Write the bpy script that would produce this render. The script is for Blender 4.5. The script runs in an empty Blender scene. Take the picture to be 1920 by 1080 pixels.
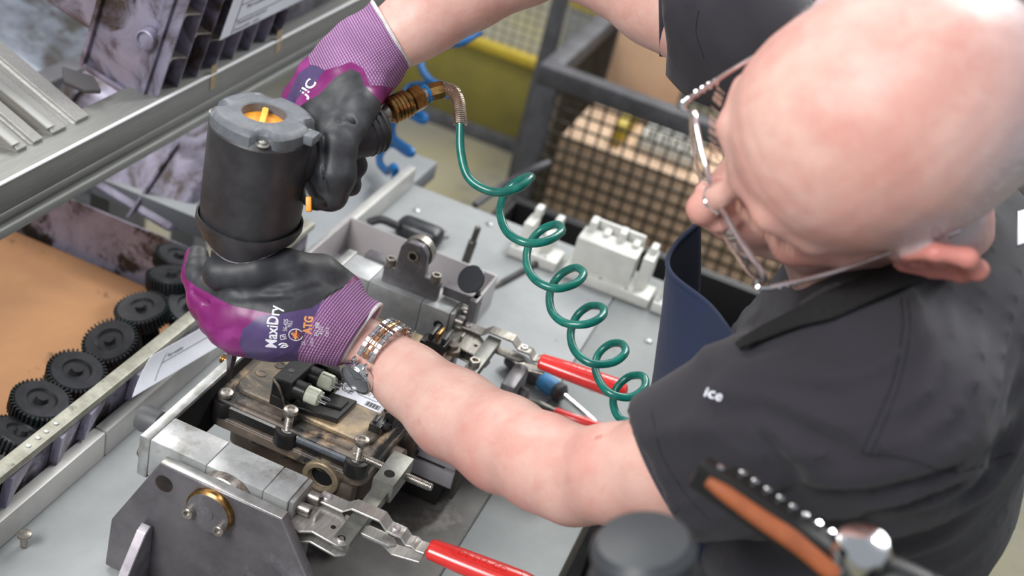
import bpy, bmesh, math, random
import numpy as np
from mathutils import Vector, Matrix
from mathutils.bvhtree import BVHTree
random.seed(7); rng = np.random.RandomState(5)
PI = math.pi
scene = bpy.context.scene
col = scene.collection

# ---------------------------------------------------------------- camera
F_PX = 2300.0
AX = np.array([[0.913, -0.364, 0.186], [0.342, 0.429, -0.836], [0.224, 0.827, 0.516]])
ay = np.array([940., 1180., -F_PX]); ay /= np.linalg.norm(ay)
az = -np.array([-1000., -3686.1, -F_PX]); az /= np.linalg.norm(az)
ax = np.cross(ay, az); ax /= np.linalg.norm(ax); az = np.cross(ax, ay)
AX = np.array([ax, ay, az])                      # rows: world axes in camera coordinates
CAM = np.array([0, 0, 1.05]) - AX @ np.array([(428 - 960) / F_PX * 1.18, -(715 - 540) / F_PX * 1.18, -1.18])
def at(x, y, z=None, X=None, Y=None, d=None):    # measured image point + one known distance/plane -> world point
    r = AX @ np.array([(x - 960) / F_PX, -(y - 540) / F_PX, -1.])
    t = d if d is not None else ((z - CAM[2]) / r[2] if z is not None else ((X - CAM[0]) / r[0] if X is not None else (Y - CAM[1]) / r[1]))
    return Vector(CAM + r * t)
cd = bpy.data.cameras.new('camera'); cam = bpy.data.objects.new('camera', cd); col.objects.link(cam)
m4 = Matrix.Identity(4)
for i in range(3):
    for j in range(3): m4[i][j] = AX[i][j]
    m4[i][3] = CAM[i]
cam.matrix_world = m4
cd.sensor_width = 36; cd.lens = F_PX / 1920 * 36; cd.clip_start = .02
cd.dof.use_dof = True; cd.dof.focus_distance = 1.13; cd.dof.aperture_fstop = 4.6
scene.camera = cam
CR, CU, CB = Vector(AX[:, 0]), Vector(AX[:, 1]), Vector(AX[:, 2])   # right / up / towards the photographer

# ---------------------------------------------------------------- world, lights, exposure
w = bpy.data.worlds.new('hall'); scene.world = w; w.use_nodes = True
w.node_tree.nodes['Background'].inputs[0].default_value = (.86, .93, 1, 1)
w.node_tree.nodes['Background'].inputs[1].default_value = .50
def area(name, loc, target, size, power, colr=(1, 1, 1), sy=None):
    l = bpy.data.lights.new(name, 'AREA'); l.energy = power; l.size = size; l.color = colr
    if sy: l.shape = 'RECTANGLE'; l.size_y = sy
    o = bpy.data.objects.new(name, l); col.objects.link(o); o.location = loc
    o.rotation_euler = (Vector(target) - Vector(loc)).to_track_quat('-Z', 'Y').to_euler(); return o
area('hall_lamp', (-.7, -2.1, 3.2), (.1, .1, 1), 1.3, 102, (1, .985, .97), 1.3)
area('hall_lamp.001', (1.0, 1.9, 3.5), (-.2, .3, 1), .3, 50, (.98, .99, 1), .5)
area('hall_lamp.002', (.5, 4.5, 3.9), (.2, 3, 0), 2.5, 170, (1, .98, .93), 2.5)
area('hall_lamp.003', (-2.2, 1.6, 3.6), (-1.5, 1.6, 0), 1.6, 80, (1, .98, .94), 1.6)
vs = scene.view_settings
vs.view_transform = 'Standard'; vs.look = 'None'; vs.exposure = -0.07; vs.gamma = 1; vs.use_curve_mapping = False
scene.cycles.max_bounces = 6; scene.cycles.use_denoising = True

# ---------------------------------------------------------------- materials
def lin(c):
    return tuple((v / 12.92 if v <= .04045 else ((v + .055) / 1.055) ** 2.4) for v in c) + (1,)
def hexc(s): return lin([int(s[i:i + 2], 16) / 255 for i in (0, 2, 4)])
class NT:
    def __init__(s, name):
        s.m = bpy.data.materials.new(name); s.m.use_nodes = True; s.t = s.m.node_tree; s.n = s.t.nodes; s.b = s.n['Principled BSDF']
        s.tc = s.n.new('ShaderNodeTexCoord'); s.vec = s.tc.outputs['Object']
    def set(s, k, v):
        i = s.b.inputs[k]
        if hasattr(v, 'links'): s.t.links.new(v, i)
        else: i.default_value = v
    def link(s, a, b): s.t.links.new(a, b)
    def noise(s, scale, detail=4, rough=.6, vec=None, dist=0):
        n = s.n.new('ShaderNodeTexNoise'); n.inputs['Scale'].default_value = scale; n.inputs['Detail'].default_value = detail
        n.inputs['Roughness'].default_value = rough; n.inputs['Distortion'].default_value = dist
        s.link(vec or s.vec, n.inputs['Vector']); return n.outputs['Fac']
    def ramp(s, fac, a, b, ca=(0, 0, 0, 1), cb=(1, 1, 1, 1)):
        r = s.n.new('ShaderNodeValToRGB'); e = r.color_ramp.elements; e[0].position = a; e[1].position = b; e[0].color = ca; e[1].color = cb
        s.link(fac, r.inputs[0]); return r.outputs[0]
    def mix(s, fac, a, b, mode='MIX'):
        m = s.n.new('ShaderNodeMix'); m.data_type = 'RGBA'; m.blend_type = mode
        for v, i in ((fac, m.inputs[0]), (a, m.inputs[6]), (b, m.inputs[7])):
            if hasattr(v, 'links'): s.link(v, i)
            else: i.default_value = v
        return m.outputs[2]
    def math(s, op, a, b=0.):
        m = s.n.new('ShaderNodeMath'); m.operation = op
        for v, i in ((a, m.inputs[0]), (b, m.inputs[1])):
            if hasattr(v, 'links'): s.link(v, i)
            else: i.default_value = v
        return m.outputs[0]
    def attr(s, name):
        a = s.n.new('ShaderNodeAttribute'); a.attribute_name = name; return a.outputs['Fac']
    def scalev(s, x, y, z, rot=(0, 0, 0)):
        m = s.n.new('ShaderNodeMapping'); m.inputs['Scale'].default_value = (x, y, z); m.inputs['Rotation'].default_value = rot
        s.link(s.vec, m.inputs[0]); return m.outputs[0]
    def bump(s, h, strength, dist=.001):
        b = s.n.new('ShaderNodeBump'); b.inputs['Strength'].default_value = strength; b.inputs['Distance'].default_value = dist
        s.link(h, b.inputs['Height'])
        if s.b.inputs['Normal'].links: s.link(s.b.inputs['Normal'].links[0].from_socket, b.inputs['Normal'])
        s.link(b.outputs[0], s.b.inputs['Normal'])
    def wave(s, scale, vec=None, dist=0, direction='X'):
        n = s.n.new('ShaderNodeTexWave'); n.inputs['Scale'].default_value = scale; n.inputs['Distortion'].default_value = dist
        n.bands_direction = direction; s.link(vec or s.vec, n.inputs['Vector']); return n.outputs['Fac']
MATS = {}
def mat(name, c1, c2=None, scale=30, lo=.4, hi=.65, rough=.5, metal=0., bump=0., bscale=300, c3=None, s3=8, lo3=.5, hi3=.62, sheen=0, coat=0, dist=0, rv=0):
    if name in MATS: return MATS[name]
    t = NT(name); base = hexc(c1)
    if c2: base = t.mix(t.ramp(t.noise(scale, 6, .65, dist=dist), lo, hi), base, hexc(c2))
    if c3: base = t.mix(t.ramp(t.noise(s3, 6, .7, dist=dist), lo3, hi3), base, hexc(c3))
    t.set('Base Color', base); t.set('Metallic', metal)
    if rv: t.set('Roughness', t.math('ADD', t.math('MULTIPLY', t.noise(scale * 1.7, 5), rv), rough - rv / 2))
    else: t.set('Roughness', rough)
    if bump: t.bump(t.noise(bscale, 4), bump, .001)
    if sheen: t.set('Sheen Weight', sheen)
    if coat: t.set('Coat Weight', coat); t.set('Coat Roughness', .15)
    MATS[name] = t.m; return t.m
def brushed(name, c, c2, rough=.35, axis=(1, 40, 1), metal=1.):
    t = NT(name); v = t.scalev(*axis)
    n = t.noise(25, 5, .6, vec=v)
    base = t.mix(t.ramp(n, .35, .7), hexc(c), hexc(c2))
    base = t.mix(t.ramp(t.noise(22, 6, .7), .56, .72), base, hexc('8d8a84'))
    t.set('Base Color', base); t.set('Metallic', metal)
    t.set('Roughness', t.math('ADD', t.math('MULTIPLY', n, .25), rough - .12)); t.bump(n, .12, .0005)
    return t.m
M_ALU = brushed('brushed_aluminium', 'c4c5c3', 'a6a7a6', .4, (40, 1, 40))
M_ALUX = brushed('brushed_aluminium_block', 'c6c8c8', 'adafaf', .45, (3, 3, 3), .4)
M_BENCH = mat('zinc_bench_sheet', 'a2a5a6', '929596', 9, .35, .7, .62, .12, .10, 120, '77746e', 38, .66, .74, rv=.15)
M_BENCHR = mat('zinc_bench_sheet_shaded', '8b8f8f', '7d8080', 9, .35, .7, .62, .1, .10, 120, '6b6862', 34, .64, .74, rv=.15)  # darker copy of the bench zinc; weaker light on the right put into colour
M_BENCHD = mat('dark_bench_plate', '64615e', '4d4a47', 16, .35, .7, .6, .12, .1, 120, '8d8882', 14, .58, .75, rv=.2)
M_STEEL = mat('dark_cast_steel', '7c797c', '625f63', 22, .35, .7, .45, .5, .12, 160, 'aaa7b0', 9, .54, .76, rv=.2)
M_STEELE = mat('ground_steel_edge', 'bcbdbc', 'a0a19c', 60, .4, .6, .38, .6, .1, 400)
M_BOLT = mat('zinc_bolt', 'b3ada6', '8a837b', 200, .4, .6, .36, .8)
M_BLK = mat('matte_black_rubber', '2c2b2e', '3c3b3e', 40, .4, .7, .45, 0, .1, 700)
M_BLKG = mat('black_plastic', '1c1b1c', '2a2826', 60, .4, .7, .35, 0, .08, 400)
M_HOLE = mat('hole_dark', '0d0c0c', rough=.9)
M_RED = mat('red_vinyl_grip', 'e03430', 'd22a28', 30, rough=.22, bump=.04, bscale=150, coat=.5)
M_GREEN = mat('green_hose_plastic', '157a6c', '0f6158', 60, .4, .6, .28, coat=.3)
M_BLUE = mat('blue_hose_plastic', '1767a8', '1a5f98', 60, rough=.35)
M_BRASS = mat('aged_brass', 'b08a55', '6d4c2a', 90, .42, .66, .3, .95)
M_CHROME = mat('chrome', 'd8d8da', rough=.12, metal=1)
M_PAPER = mat('white_paper', 'e8e9f2', 'dcdee8', 10, rough=.8)
M_INK = mat('grey_ink', '4a4a52', rough=.8)
M_PLUGW = mat('milky_white_plug', 'd8dccb', 'b9bda9', 80, rough=.4)
M_CARD = mat('cardboard', 'a47851', '91694a', 7, .35, .7, .85, 0, .05, 200, '4d3a2b', 15, .60, .68, dist=.4)
M_CARD2 = mat('pale_cardboard', 'd3b193', 'c6a386', 6, rough=.9)
M_CAST = mat('oily_grey_casting', 'a19cb0', '7f7a8e', 14, .4, .6, .42, .3, .1, 200, '4b3f38', 15, .47, .62, dist=.7)
M_CAST2 = mat('violet_grey_casting', '8f8a9c', '6f6a78', 10, .4, .6, .45, .4, .1, 200, '2e2824', 14, .50, .58, dist=.5)
M_GALV = mat('galvanised_rim', 'a9a89c', '8f8d80', 60, .4, .62, .5, .5, .2, 150, '6f6e66', 40, .6, .68)
M_FRAMEG = mat('dark_grey_paint_steel', '5b5b60', '47474b', 20, rough=.6, metal=.2)
M_FLOOR = None
def skin_mat():
    t = NT('skin')
    redm = t.ramp(t.noise(11, 4, .6, dist=.3), .38, .72)
    base = t.mix(redm, hexc('dfb7aa'), hexc('d0998f'))
    base = t.mix(t.math('MULTIPLY', t.ramp(t.noise(48, 4, .7, dist=.5), .42, .72), .5), base, hexc('d38c80'))
    base = t.mix(t.math('MULTIPLY', t.ramp(t.noise(30, 4, .7, dist=.6), .52, .75), .35), base, hexc('ebc8ba'))
    base = t.mix(t.math('MULTIPLY', t.ramp(t.noise(34, 3, .5), .72, .76), .45), base, hexc('a9554e'))
    base = t.mix(t.attr('flush'), base, hexc('cf8278'))
    hair = t.math('MULTIPLY', t.attr('stubble'), t.math('ADD', t.math('MULTIPLY', t.noise(600, 3, .7), .8), .5))
    base = t.mix(hair, base, hexc('c2b6ba'))
    base = t.mix(t.attr('lipc'), base, hexc('b5635c'))
    t.set('Base Color', base); t.set('Roughness', t.math('ADD', t.math('MULTIPLY', t.noise(90, 4), .25), .30))
    t.set('Subsurface Weight', .16); t.set('Subsurface Radius', (.008, .005, .004)); t.set('Subsurface Scale', .6)
    t.set('Specular IOR Level', .5)
    t.bump(t.noise(420, 5, .7), .35, .0007); t.bump(t.noise(45, 4), .15, .0012)
    return t.m
M_SKIN = skin_mat()
def cloth_mat(name, c1, c2, weave=1400, sh=.1):
    t = NT(name)
    wv = t.noise(weave, 2); v = t.scalev(1, 1, 1, (.4, .9, .3))
    rb = t.wave(weave * .28, v)
    base = t.mix(t.ramp(t.noise(5, 4), .35, .7), hexc(c1), hexc(c2))
    base = t.mix(t.math('MULTIPLY', rb, .16), base, hexc('16161a'))
    t.set('Base Color', base); t.set('Roughness', .85); t.set('Sheen Weight', sh); t.set('Sheen Roughness', .5)
    t.bump(wv, .35, .0008); t.bump(rb, .25, .0006)
    return t.m
M_POLO = cloth_mat('charcoal_pique', '2c2931', '25232a')
M_CUFF = cloth_mat('charcoal_rib', '3a3842', '2f2d36', 900)
M_NAVY = cloth_mat('navy_twill', '0e2449', '091936', 1800, .06)
M_STRAP = mat('black_webbing', '121213', '1b1b1c', 300, rough=.9, bump=.3, bscale=900)
def glove_mat():
    t = NT('coated_knit_glove')
    def cyc(a, per): return t.math('ADD', t.math('MULTIPLY', t.math('SINE', t.math('MULTIPLY', t.attr(a), 2 * PI / per)), .5), .5)
    kn = t.math('MULTIPLY', cyc('k_u', .0023), t.math('ADD', t.math('MULTIPLY', cyc('k_v', .0019), .6), .4))
    knit = t.mix(kn, hexc('6d4474'), hexc('d6a3cf'))
    knit = t.mix(t.math('MULTIPLY', t.ramp(t.noise(18, 4), .4, .75), .5), knit, hexc('8a6090'))
    mag = t.mix(t.ramp(t.noise(25, 5, .6, dist=.5), .5, .72), hexc('7a1f66'), hexc('9a3c88'))
    vio = t.mix(t.noise(200, 3), hexc('4a3a66'), hexc('5a4a78'))
    blk = t.mix(t.ramp(t.noise(26, 6, .7), .48, .78), hexc('2e2f33'), hexc('4c4d51'))
    blk = t.mix(t.ramp(t.noise(75, 5, .7), .70, .8), blk, hexc('8f8a80'))
    def step(a): return t.ramp(t.math('MULTIPLY', t.math('ADD', t.attr(a), .01), 50), .49, .51)
    isk = step('d_knit'); isb = step('d_black'); isv = step('d_violet')
    c = t.mix(isv, mag, vio); c = t.mix(isk, c, knit); c = t.mix(isb, c, blk)
    t.set('Base Color', c)
    rgh = t.math('ADD', t.math('ADD', t.math('MULTIPLY', isk, .4), t.math('MULTIPLY', isb, .14)), .36); t.set('Roughness', rgh)
    kb = t.math('MULTIPLY', kn, isk); t.bump(kb, .7, .0012)
    t.bump(t.noise(900, 3), .12, .0006)
    return t.m
M_GLOVE = glove_mat()
def glass_mat(name, tint=(1, 1, 1, 1), rough=0.):
    t = NT(name); t.set('Base Color', tint); t.set('Transmission Weight', 1.); t.set('Roughness', rough); t.set('IOR', 1.1); return t.m
M_GLASS = glass_mat('thin_glass')
M_FRAME = mat('clear_amber_acetate', 'cbb2a2', 'a58a80', 60, rough=.18, metal=.55, coat=.6)
M_TEMPLE = mat('polished_silver_pink', 'd9cdd2', 'b59a92', 30, rough=.2, metal=.8, coat=.4)
def mesh_fence_mat():
    t = NT('yellow_olive_sheet'); v = t.scalev(1, 1, 1)
    base = t.mix(t.ramp(t.noise(5, 4), .4, .7), hexc('7d7430'), hexc('6c6430'))
    t.set('Base Color', base); t.set('Roughness', .7); return t.m
M_YEL = mesh_fence_mat()
M_YELP = mat('yellow_paint', 'b9a232', 'a8922c', 12, rough=.5)
M_ORANGE = mat('orange_dial', 'f2a33a', 'e8962e', 60, rough=.4)
M_DUST = mat('dusty_grey_brown_plastic', '6a5f56', '2b2a2a', 17, .46, .58, .55, .1, .25, 240, 'a28b72', 25, .53, .66, dist=.5)
M_DUSTT = mat('dusty_cover_top', '7e7160', '4f4b47', 22, .42, .60, .5, .25, .2, 240, 'b49c78', 14, .50, .66, dist=.5)
M_HOUS = mat('grimy_cast_housing', '776a5f', '5a4f48', 20, .4, .65, .55, .45, .2, 200, '7b6a58', 25, .58, .7)
M_WHITEP = mat('white_moulded_plastic', 'dcdcd6', 'cfcfc8', 40, rough=.4)

# ---------------------------------------------------------------- object helpers
WL = {}
def empty(name, loc, label=None, cat=None, group=None, kind=None):
    o = bpy.data.objects.new(name, None); col.objects.link(o); o.location = Vector(loc); o.empty_display_size = .05
    WL[o.name] = Vector(loc); tag(o, label, cat, group, kind); return o
def tag(o, label=None, cat=None, group=None, kind=None):
    if label: o['label'] = label
    if cat: o['category'] = cat
    if group: o['group'] = group
    if kind: o['kind'] = kind
    return o
def mesh_obj(name, me, m, parent=None, loc=None, smooth=None, label=None, cat=None, group=None, kind=None):
    """mesh in WORLD coordinates -> object whose origin is its parent's base (or loc)"""
    if parent is not None: org = WL[parent.name]
    else:
        org = Vector(loc) if loc is not None else Vector((0, 0, 0))
    me.transform(Matrix.Translation(-org))
    o = bpy.data.objects.new(name, me); col.objects.link(o)
    if m: me.materials.append(m)
    if parent is not None: o.parent = parent
    else: o.location = org
    WL[o.name] = org.copy()
    if smooth is None or smooth is True:
        me.polygons.foreach_set('use_smooth', [True] * len(me.polygons))
        if smooth is None:
            try: me.set_sharp_from_angle(angle=math.radians(35))
            except Exception: pass
    tag(o, label, cat, group, kind); return o
def base_of(me):
    c = np.empty(len(me.vertices) * 3); me.vertices.foreach_get('co', c); c = c.reshape(-1, 3)
    return Vector(((c[:, 0].min() + c[:, 0].max()) / 2, (c[:, 1].min() + c[:, 1].max()) / 2, c[:, 2].min()))
def O(name, bm, m, parent=None, **k):
    me = bpy.data.meshes.new(name); bmesh.ops.recalc_face_normals(bm, faces=bm.faces); bm.to_mesh(me); bm.free()
    if parent is None and 'loc' not in k: k['loc'] = base_of(me)
    return mesh_obj(name, me, m, parent, **k)
def dup(o, loc, rot=None, label=None):
    r = o.copy(); col.objects.link(r); r.location = loc
    if rot is not None: r.rotation_euler = rot
    if label: r['label'] = label
    WL[r.name] = Vector(loc)
    for ch in list(o.children):
        c = ch.copy(); col.objects.link(c); c.parent = r
        for g in ch.children: e = g.copy(); col.objects.link(e); e.parent = c
    return r
def frame(z, xh=None):
    z = Vector(z).normalized(); xh = Vector(xh) if xh is not None else (Vector((1, 0, 0)) if abs(z.x) < .8 else Vector((0, 1, 0)))
    x = (xh - z * xh.dot(z)).normalized(); y = z.cross(x); return x, y, z
def BM(): return bmesh.new()
def box(bm, lo, hi, bev=0., R=None, c=None, seg=2):
    """axis box lo..hi (about c with basis R=(x,y,z) when given)"""
    t = bmesh.new(); r = bmesh.ops.create_cube(t, size=1)
    lo, hi = Vector(lo), Vector(hi); s = hi - lo; m = (lo + hi) / 2
    for v in t.verts: v.co = Vector((v.co.x * s.x + m.x, v.co.y * s.y + m.y, v.co.z * s.z + m.z))
    if bev: bmesh.ops.bevel(t, geom=t.edges[:], offset=min(bev, min(s) * .45), segments=seg, affect='EDGES', profile=.5)
    if R is not None:
        c = Vector(c)
        for v in t.verts: v.co = c + R[0] * v.co.x + R[1] * v.co.y + R[2] * v.co.z
    join(bm, t); return bm
def join(bm, t):
    me = bpy.data.meshes.new('t'); t.to_mesh(me); t.free(); bm.from_mesh(me); bpy.data.meshes.remove(me)
def lathe(bm, p0, axis, prof, seg=24, xh=None, ang=None):
    """prof: (radius, height along axis)"""
    x, y, z = frame(axis, xh); p0 = Vector(p0); rings = []
    for r, h in prof:
        c = p0 + z * h
        if r < 1e-6: rings.append([bm.verts.new(c)])
        else: rings.append([bm.verts.new(c + (x * math.cos(2 * PI * i / seg) + y * math.sin(2 * PI * i / seg)) * r) for i in range(seg)])
    for a, b in zip(rings, rings[1:]):
        for i in range(seg):
            j = (i + 1) % seg
            if len(a) == 1 and len(b) == 1: continue
            if len(a) == 1: bm.faces.new((a[0], b[i], b[j]))
            elif len(b) == 1: bm.faces.new((a[i], a[j], b[0]))
            else: bm.faces.new((a[i], a[j], b[j], b[i]))
    if len(rings[0]) > 1: bm.faces.new(rings[0][::-1])
    if len(rings[-1]) > 1: bm.faces.new(rings[-1])
    return bm
def cyl(bm, p0, p1, r, r1=None, seg=20, bev=.0006):
    p0, p1 = Vector(p0), Vector(p1); L = (p1 - p0).length; r1 = r if r1 is None else r1
    b = min(bev, L * .3, r * .4)
    return lathe(bm, p0, p1 - p0, [(r - b, 0), (r, b), (r1, L - b), (r1 - b, L)], seg)
def spline(pts, n=8):
    P = [np.array(p, float) for p in pts]; P = [2 * P[0] - P[1]] + P + [2 * P[-1] - P[-2]]; out = []
    for i in range(1, len(P) - 2):
        for k in range(n):
            t = k / n; a, b, c, d = P[i - 1:i + 3]
            out.append(.5 * (2 * b + (c - a) * t + (2 * a - 5 * b + 4 * c - d) * t * t + (3 * b - 3 * c + d - a) * t ** 3))
    out.append(P[-2]); return out
def tube(bm, pts, r, seg=10, n=8, smooth=True, flat=None, up=None):
    ps = spline(pts, n) if smooth and len(pts) > 2 else [np.array(p, float) for p in pts]
    rs = r if hasattr(r, '__len__') else [r] * len(pts)
    rr = np.interp(np.linspace(0, len(rs) - 1, len(ps)), range(len(rs)), rs)
    prev = None; rings = []
    for i, p in enumerate(ps):
        t = Vector(ps[min(i + 1, len(ps) - 1)] - ps[max(i - 1, 0)]).normalized()
        if up is not None: x = Vector(up) - t * Vector(up).dot(t)
        elif prev is None: x = frame(t)[0]
        else: x = prev - t * prev.dot(t)
        x.normalize(); prev = x; y = t.cross(x); fx = flat or 1.
        rings.append([bm.verts.new(Vector(p) + (x * math.cos(2 * PI * k / seg) * fx + y * math.sin(2 * PI * k / seg)) * rr[i]) for k in range(seg)])
    for a, b in zip(rings, rings[1:]):
        for k in range(seg): j = (k + 1) % seg; bm.faces.new((a[k], a[j], b[j], b[k]))
    bm.faces.new(rings[0][::-1]); bm.faces.new(rings[-1]); return bm
def prism(bm, poly, o, u, v, nrm, th, bev=0.):
    """2-D outline in (u,v) at o, extruded th along nrm"""
    o, u, v, nrm = Vector(o), Vector(u), Vector(v), Vector(nrm); t = bmesh.new()
    a = [t.verts.new(o + u * x + v * y) for x, y in poly]; b = [t.verts.new(p.co + nrm * th) for p in a]
    t.faces.new(a[::-1]); t.faces.new(b)
    for i in range(len(a)): j = (i + 1) % len(a); t.faces.new((a[i], a[j], b[j], b[i]))
    bmesh.ops.recalc_face_normals(t, faces=t.faces)
    if bev: bmesh.ops.bevel(t, geom=t.edges[:], offset=bev, segments=1, affect='EDGES')
    join(bm, t); return bm
def sheet(bm, grid, th=.0015):
    """grid of points -> curved sheet with thickness"""
    g = [[Vector(p) for p in row] for row in grid]; R, Cn = len(g), len(g[0]); N = [[None] * Cn for _ in range(R)]
    for i in range(R):
        for j in range(Cn):
            a = g[min(i + 1, R - 1)][j] - g[max(i - 1, 0)][j]; b = g[i][min(j + 1, Cn - 1)] - g[i][max(j - 1, 0)]
            N[i][j] = a.cross(b).normalized() * th / 2
    T = [[bm.verts.new(g[i][j] + N[i][j]) for j in range(Cn)] for i in range(R)]
    B = [[bm.verts.new(g[i][j] - N[i][j]) for j in range(Cn)] for i in range(R)]
    for i in range(R - 1):
        for j in range(Cn - 1):
            bm.faces.new((T[i][j], T[i][j + 1], T[i + 1][j + 1], T[i + 1][j])); bm.faces.new((B[i][j], B[i + 1][j], B[i + 1][j + 1], B[i][j + 1]))
    for j in range(Cn - 1):
        bm.faces.new((T[0][j], B[0][j], B[0][j + 1], T[0][j + 1])); bm.faces.new((T[-1][j], T[-1][j + 1], B[-1][j + 1], B[-1][j]))
    for i in range(R - 1):
        bm.faces.new((T[i][0], T[i + 1][0], B[i + 1][0], B[i][0])); bm.faces.new((T[i][-1], B[i][-1], B[i + 1][-1], T[i + 1][-1]))
    return bm
def gridspline(cols, nr=5, nc=5):
    rows = [spline(c, nr) for c in cols]; out = []
    for k in range(len(rows[0])): out.append(spline([r[k] for r in rows], nc))
    return out
def text_bm(s, o, u, v, size, nrm=None, lift=.0003, spacing=1., bvh=None, shear=0, bold=0):
    cu = bpy.data.curves.new('t', 'FONT'); cu.body = s; cu.size = size; cu.space_character = spacing; cu.resolution_u = 3; cu.offset = bold
    cu.shear = shear
    ob = bpy.data.objects.new('t', cu); col.objects.link(ob); dg = bpy.context.evaluated_depsgraph_get(); dg.update()
    me = bpy.data.meshes.new_from_object(ob.evaluated_get(dg)); bpy.data.objects.remove(ob); bm = bmesh.new(); bm.from_mesh(me); bpy.data.meshes.remove(me)
    o, u, v = Vector(o), Vector(u).normalized(), Vector(v).normalized(); n = u.cross(v).normalized() if nrm is None else Vector(nrm)
    if bvh is not None:
        bmesh.ops.triangulate(bm, faces=bm.faces[:]); bmesh.ops.subdivide_edges(bm, edges=[e for e in bm.edges if e.calc_length() > size * .25], cuts=1)
    for p in bm.verts:
        q = o + u * p.co.x + v * p.co.y
        if bvh is not None:
            h = bvh.ray_cast(q + n * .08, -n, .2)
            q = h[0] + h[1] * lift if h[0] is not None else q
        else: q = q + n * lift
        p.co = q
    return bm
# ---------------------------------------------------------------- implicit surfaces (one continuous skin per figure)
def V3(p): return np.array(p, np.float32)
def s_cone(P, a, b, ra, rb):
    a, b = V3(a), V3(b); ba = b - a; t = np.clip(((P - a) @ ba) / max(ba @ ba, 1e-12), 0, 1)
    return np.linalg.norm(P - a - t[..., None] * ba, axis=-1) - (ra + (rb - ra) * t)
def s_ell(P, c, r, R=None):
    q = P - V3(c)
    if R is not None: q = q @ np.array(R, np.float32).T
    r = V3(r); k0 = np.linalg.norm(q / r, axis=-1); k1 = np.linalg.norm(q / (r * r), axis=-1) + 1e-9
    return k0 * (k0 - 1) / k1
def s_min(a, b, k):
    h = np.clip(.5 + .5 * (b - a) / k, 0, 1); return b + (a - b) * h - k * h * (1 - h)
def s_max(a, b, k): return -s_min(-a, -b, k)
def chain(P, pts, k=.006):
    d = None
    for p, q in zip(pts, pts[1:]):
        e = s_cone(P, p[0], q[0], p[1], q[1]); d = e if d is None else s_min(d, e, k)
    return d
def surfnet(fn, lo, hi, h):
    lo, hi = np.array(lo, float), np.array(hi, float); n = np.ceil((hi - lo) / h).astype(int) + 1
    g = [(lo[i] + np.arange(n[i]) * h).astype(np.float32) for i in range(3)]
    f = np.empty(n, np.float32); st = max(1, int(400000 / (n[1] * n[2])))
    for i in range(0, n[0], st):
        X, Y, Z = np.meshgrid(g[0][i:i + st], g[1], g[2], indexing='ij'); f[i:i + st] = fn(np.stack([X, Y, Z], -1))
    s = f < 0; c = np.zeros(tuple(n - 1) + (3,)); cnt = np.zeros(tuple(n - 1))
    off = [(a, b, cc) for a in (0, 1) for b in (0, 1) for cc in (0, 1)]
    def sub(A, o): return A[o[0]:n[0] - 1 + o[0], o[1]:n[1] - 1 + o[1], o[2]:n[2] - 1 + o[2]]
    for o in off:
        for ax_ in range(3):
            if o[ax_]: continue
            q = list(o); q[ax_] = 1; a, b = sub(f, o), sub(f, q); m = (a < 0) != (b < 0)
            t = np.where(m, a / np.where(m, a - b, 1), 0)
            for k in range(3): c[..., k] += m * (o[k] + (t if k == ax_ else 0))
            cnt += m
    idx = -np.ones(cnt.shape, int); act = cnt > 0; idx[act] = np.arange(act.sum())
    ijk = np.argwhere(act); verts = lo + (ijk + c[act] / cnt[act][:, None]) * h; faces = []
    for ax_ in range(3):
        o1, o2 = (ax_ + 1) % 3, (ax_ + 2) % 3
        sl = [slice(1, -1)] * 3; sl[ax_] = slice(0, n[ax_] - 1); A = s[tuple(sl)]
        sl2 = [slice(1, -1)] * 3; sl2[ax_] = slice(1, n[ax_]); B = s[tuple(sl2)]
        for m, flip in ((A & ~B, False), (~A & B, True)):
            e = np.argwhere(m)
            if not len(e): continue
            for k in range(3):
                if k != ax_: e[:, k] += 1
            q = []
            for d1, d2 in ((0, 0), (-1, 0), (-1, -1), (0, -1)):
                z = e.copy(); z[:, o1] += d1; z[:, o2] += d2; q.append(idx[z[:, 0], z[:, 1], z[:, 2]])
            q = np.stack(q[::-1] if flip else q, 1); faces.append(q)
    faces = np.concatenate(faces); faces = faces[(faces >= 0).all(1)]
    return verts, faces
def mesh_np(name, verts, faces):
    me = bpy.data.meshes.new(name); me.vertices.add(len(verts)); me.vertices.foreach_set('co', np.asarray(verts, np.float32).ravel())
    me.loops.add(len(faces) * 4); me.polygons.add(len(faces)); me.loops.foreach_set('vertex_index', faces.ravel().astype(np.int32))
    me.polygons.foreach_set('loop_start', np.arange(0, len(faces) * 4, 4, dtype=np.int32)); me.update(calc_edges=True); me.validate(); return me
def vattr(me, name, arr):
    a = me.attributes.new(name, 'FLOAT', 'POINT'); a.data.foreach_set('value', np.asarray(arr, np.float32))
def bvh_of(o):
    me = o.data; mw = WL[o.name]
    return BVHTree.FromPolygons([v.co + mw for v in me.vertices], [tuple(p.vertices) for p in me.polygons])
def poly_sd(pts, poly):
    """signed distance to a closed 2-D polygon, positive inside"""
    d = np.full(len(pts), 1e9); ins = np.zeros(len(pts), bool); n = len(poly)
    for i in range(n):
        a, b = np.array(poly[i], float), np.array(poly[(i + 1) % n], float); ab = b - a
        t = np.clip(((pts - a) @ ab) / (ab @ ab), 0, 1); d = np.minimum(d, np.linalg.norm(pts - a - t[:, None] * ab, axis=1))
        cr = ((a[1] > pts[:, 1]) != (b[1] > pts[:, 1])); xs = a[0] + (pts[:, 1] - a[1]) * ab[0] / (ab[1] if abs(ab[1]) > 1e-9 else 1e-9)
        ins ^= cr & (pts[:, 0] < xs)
    return np.where(ins, d, -d)
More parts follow.
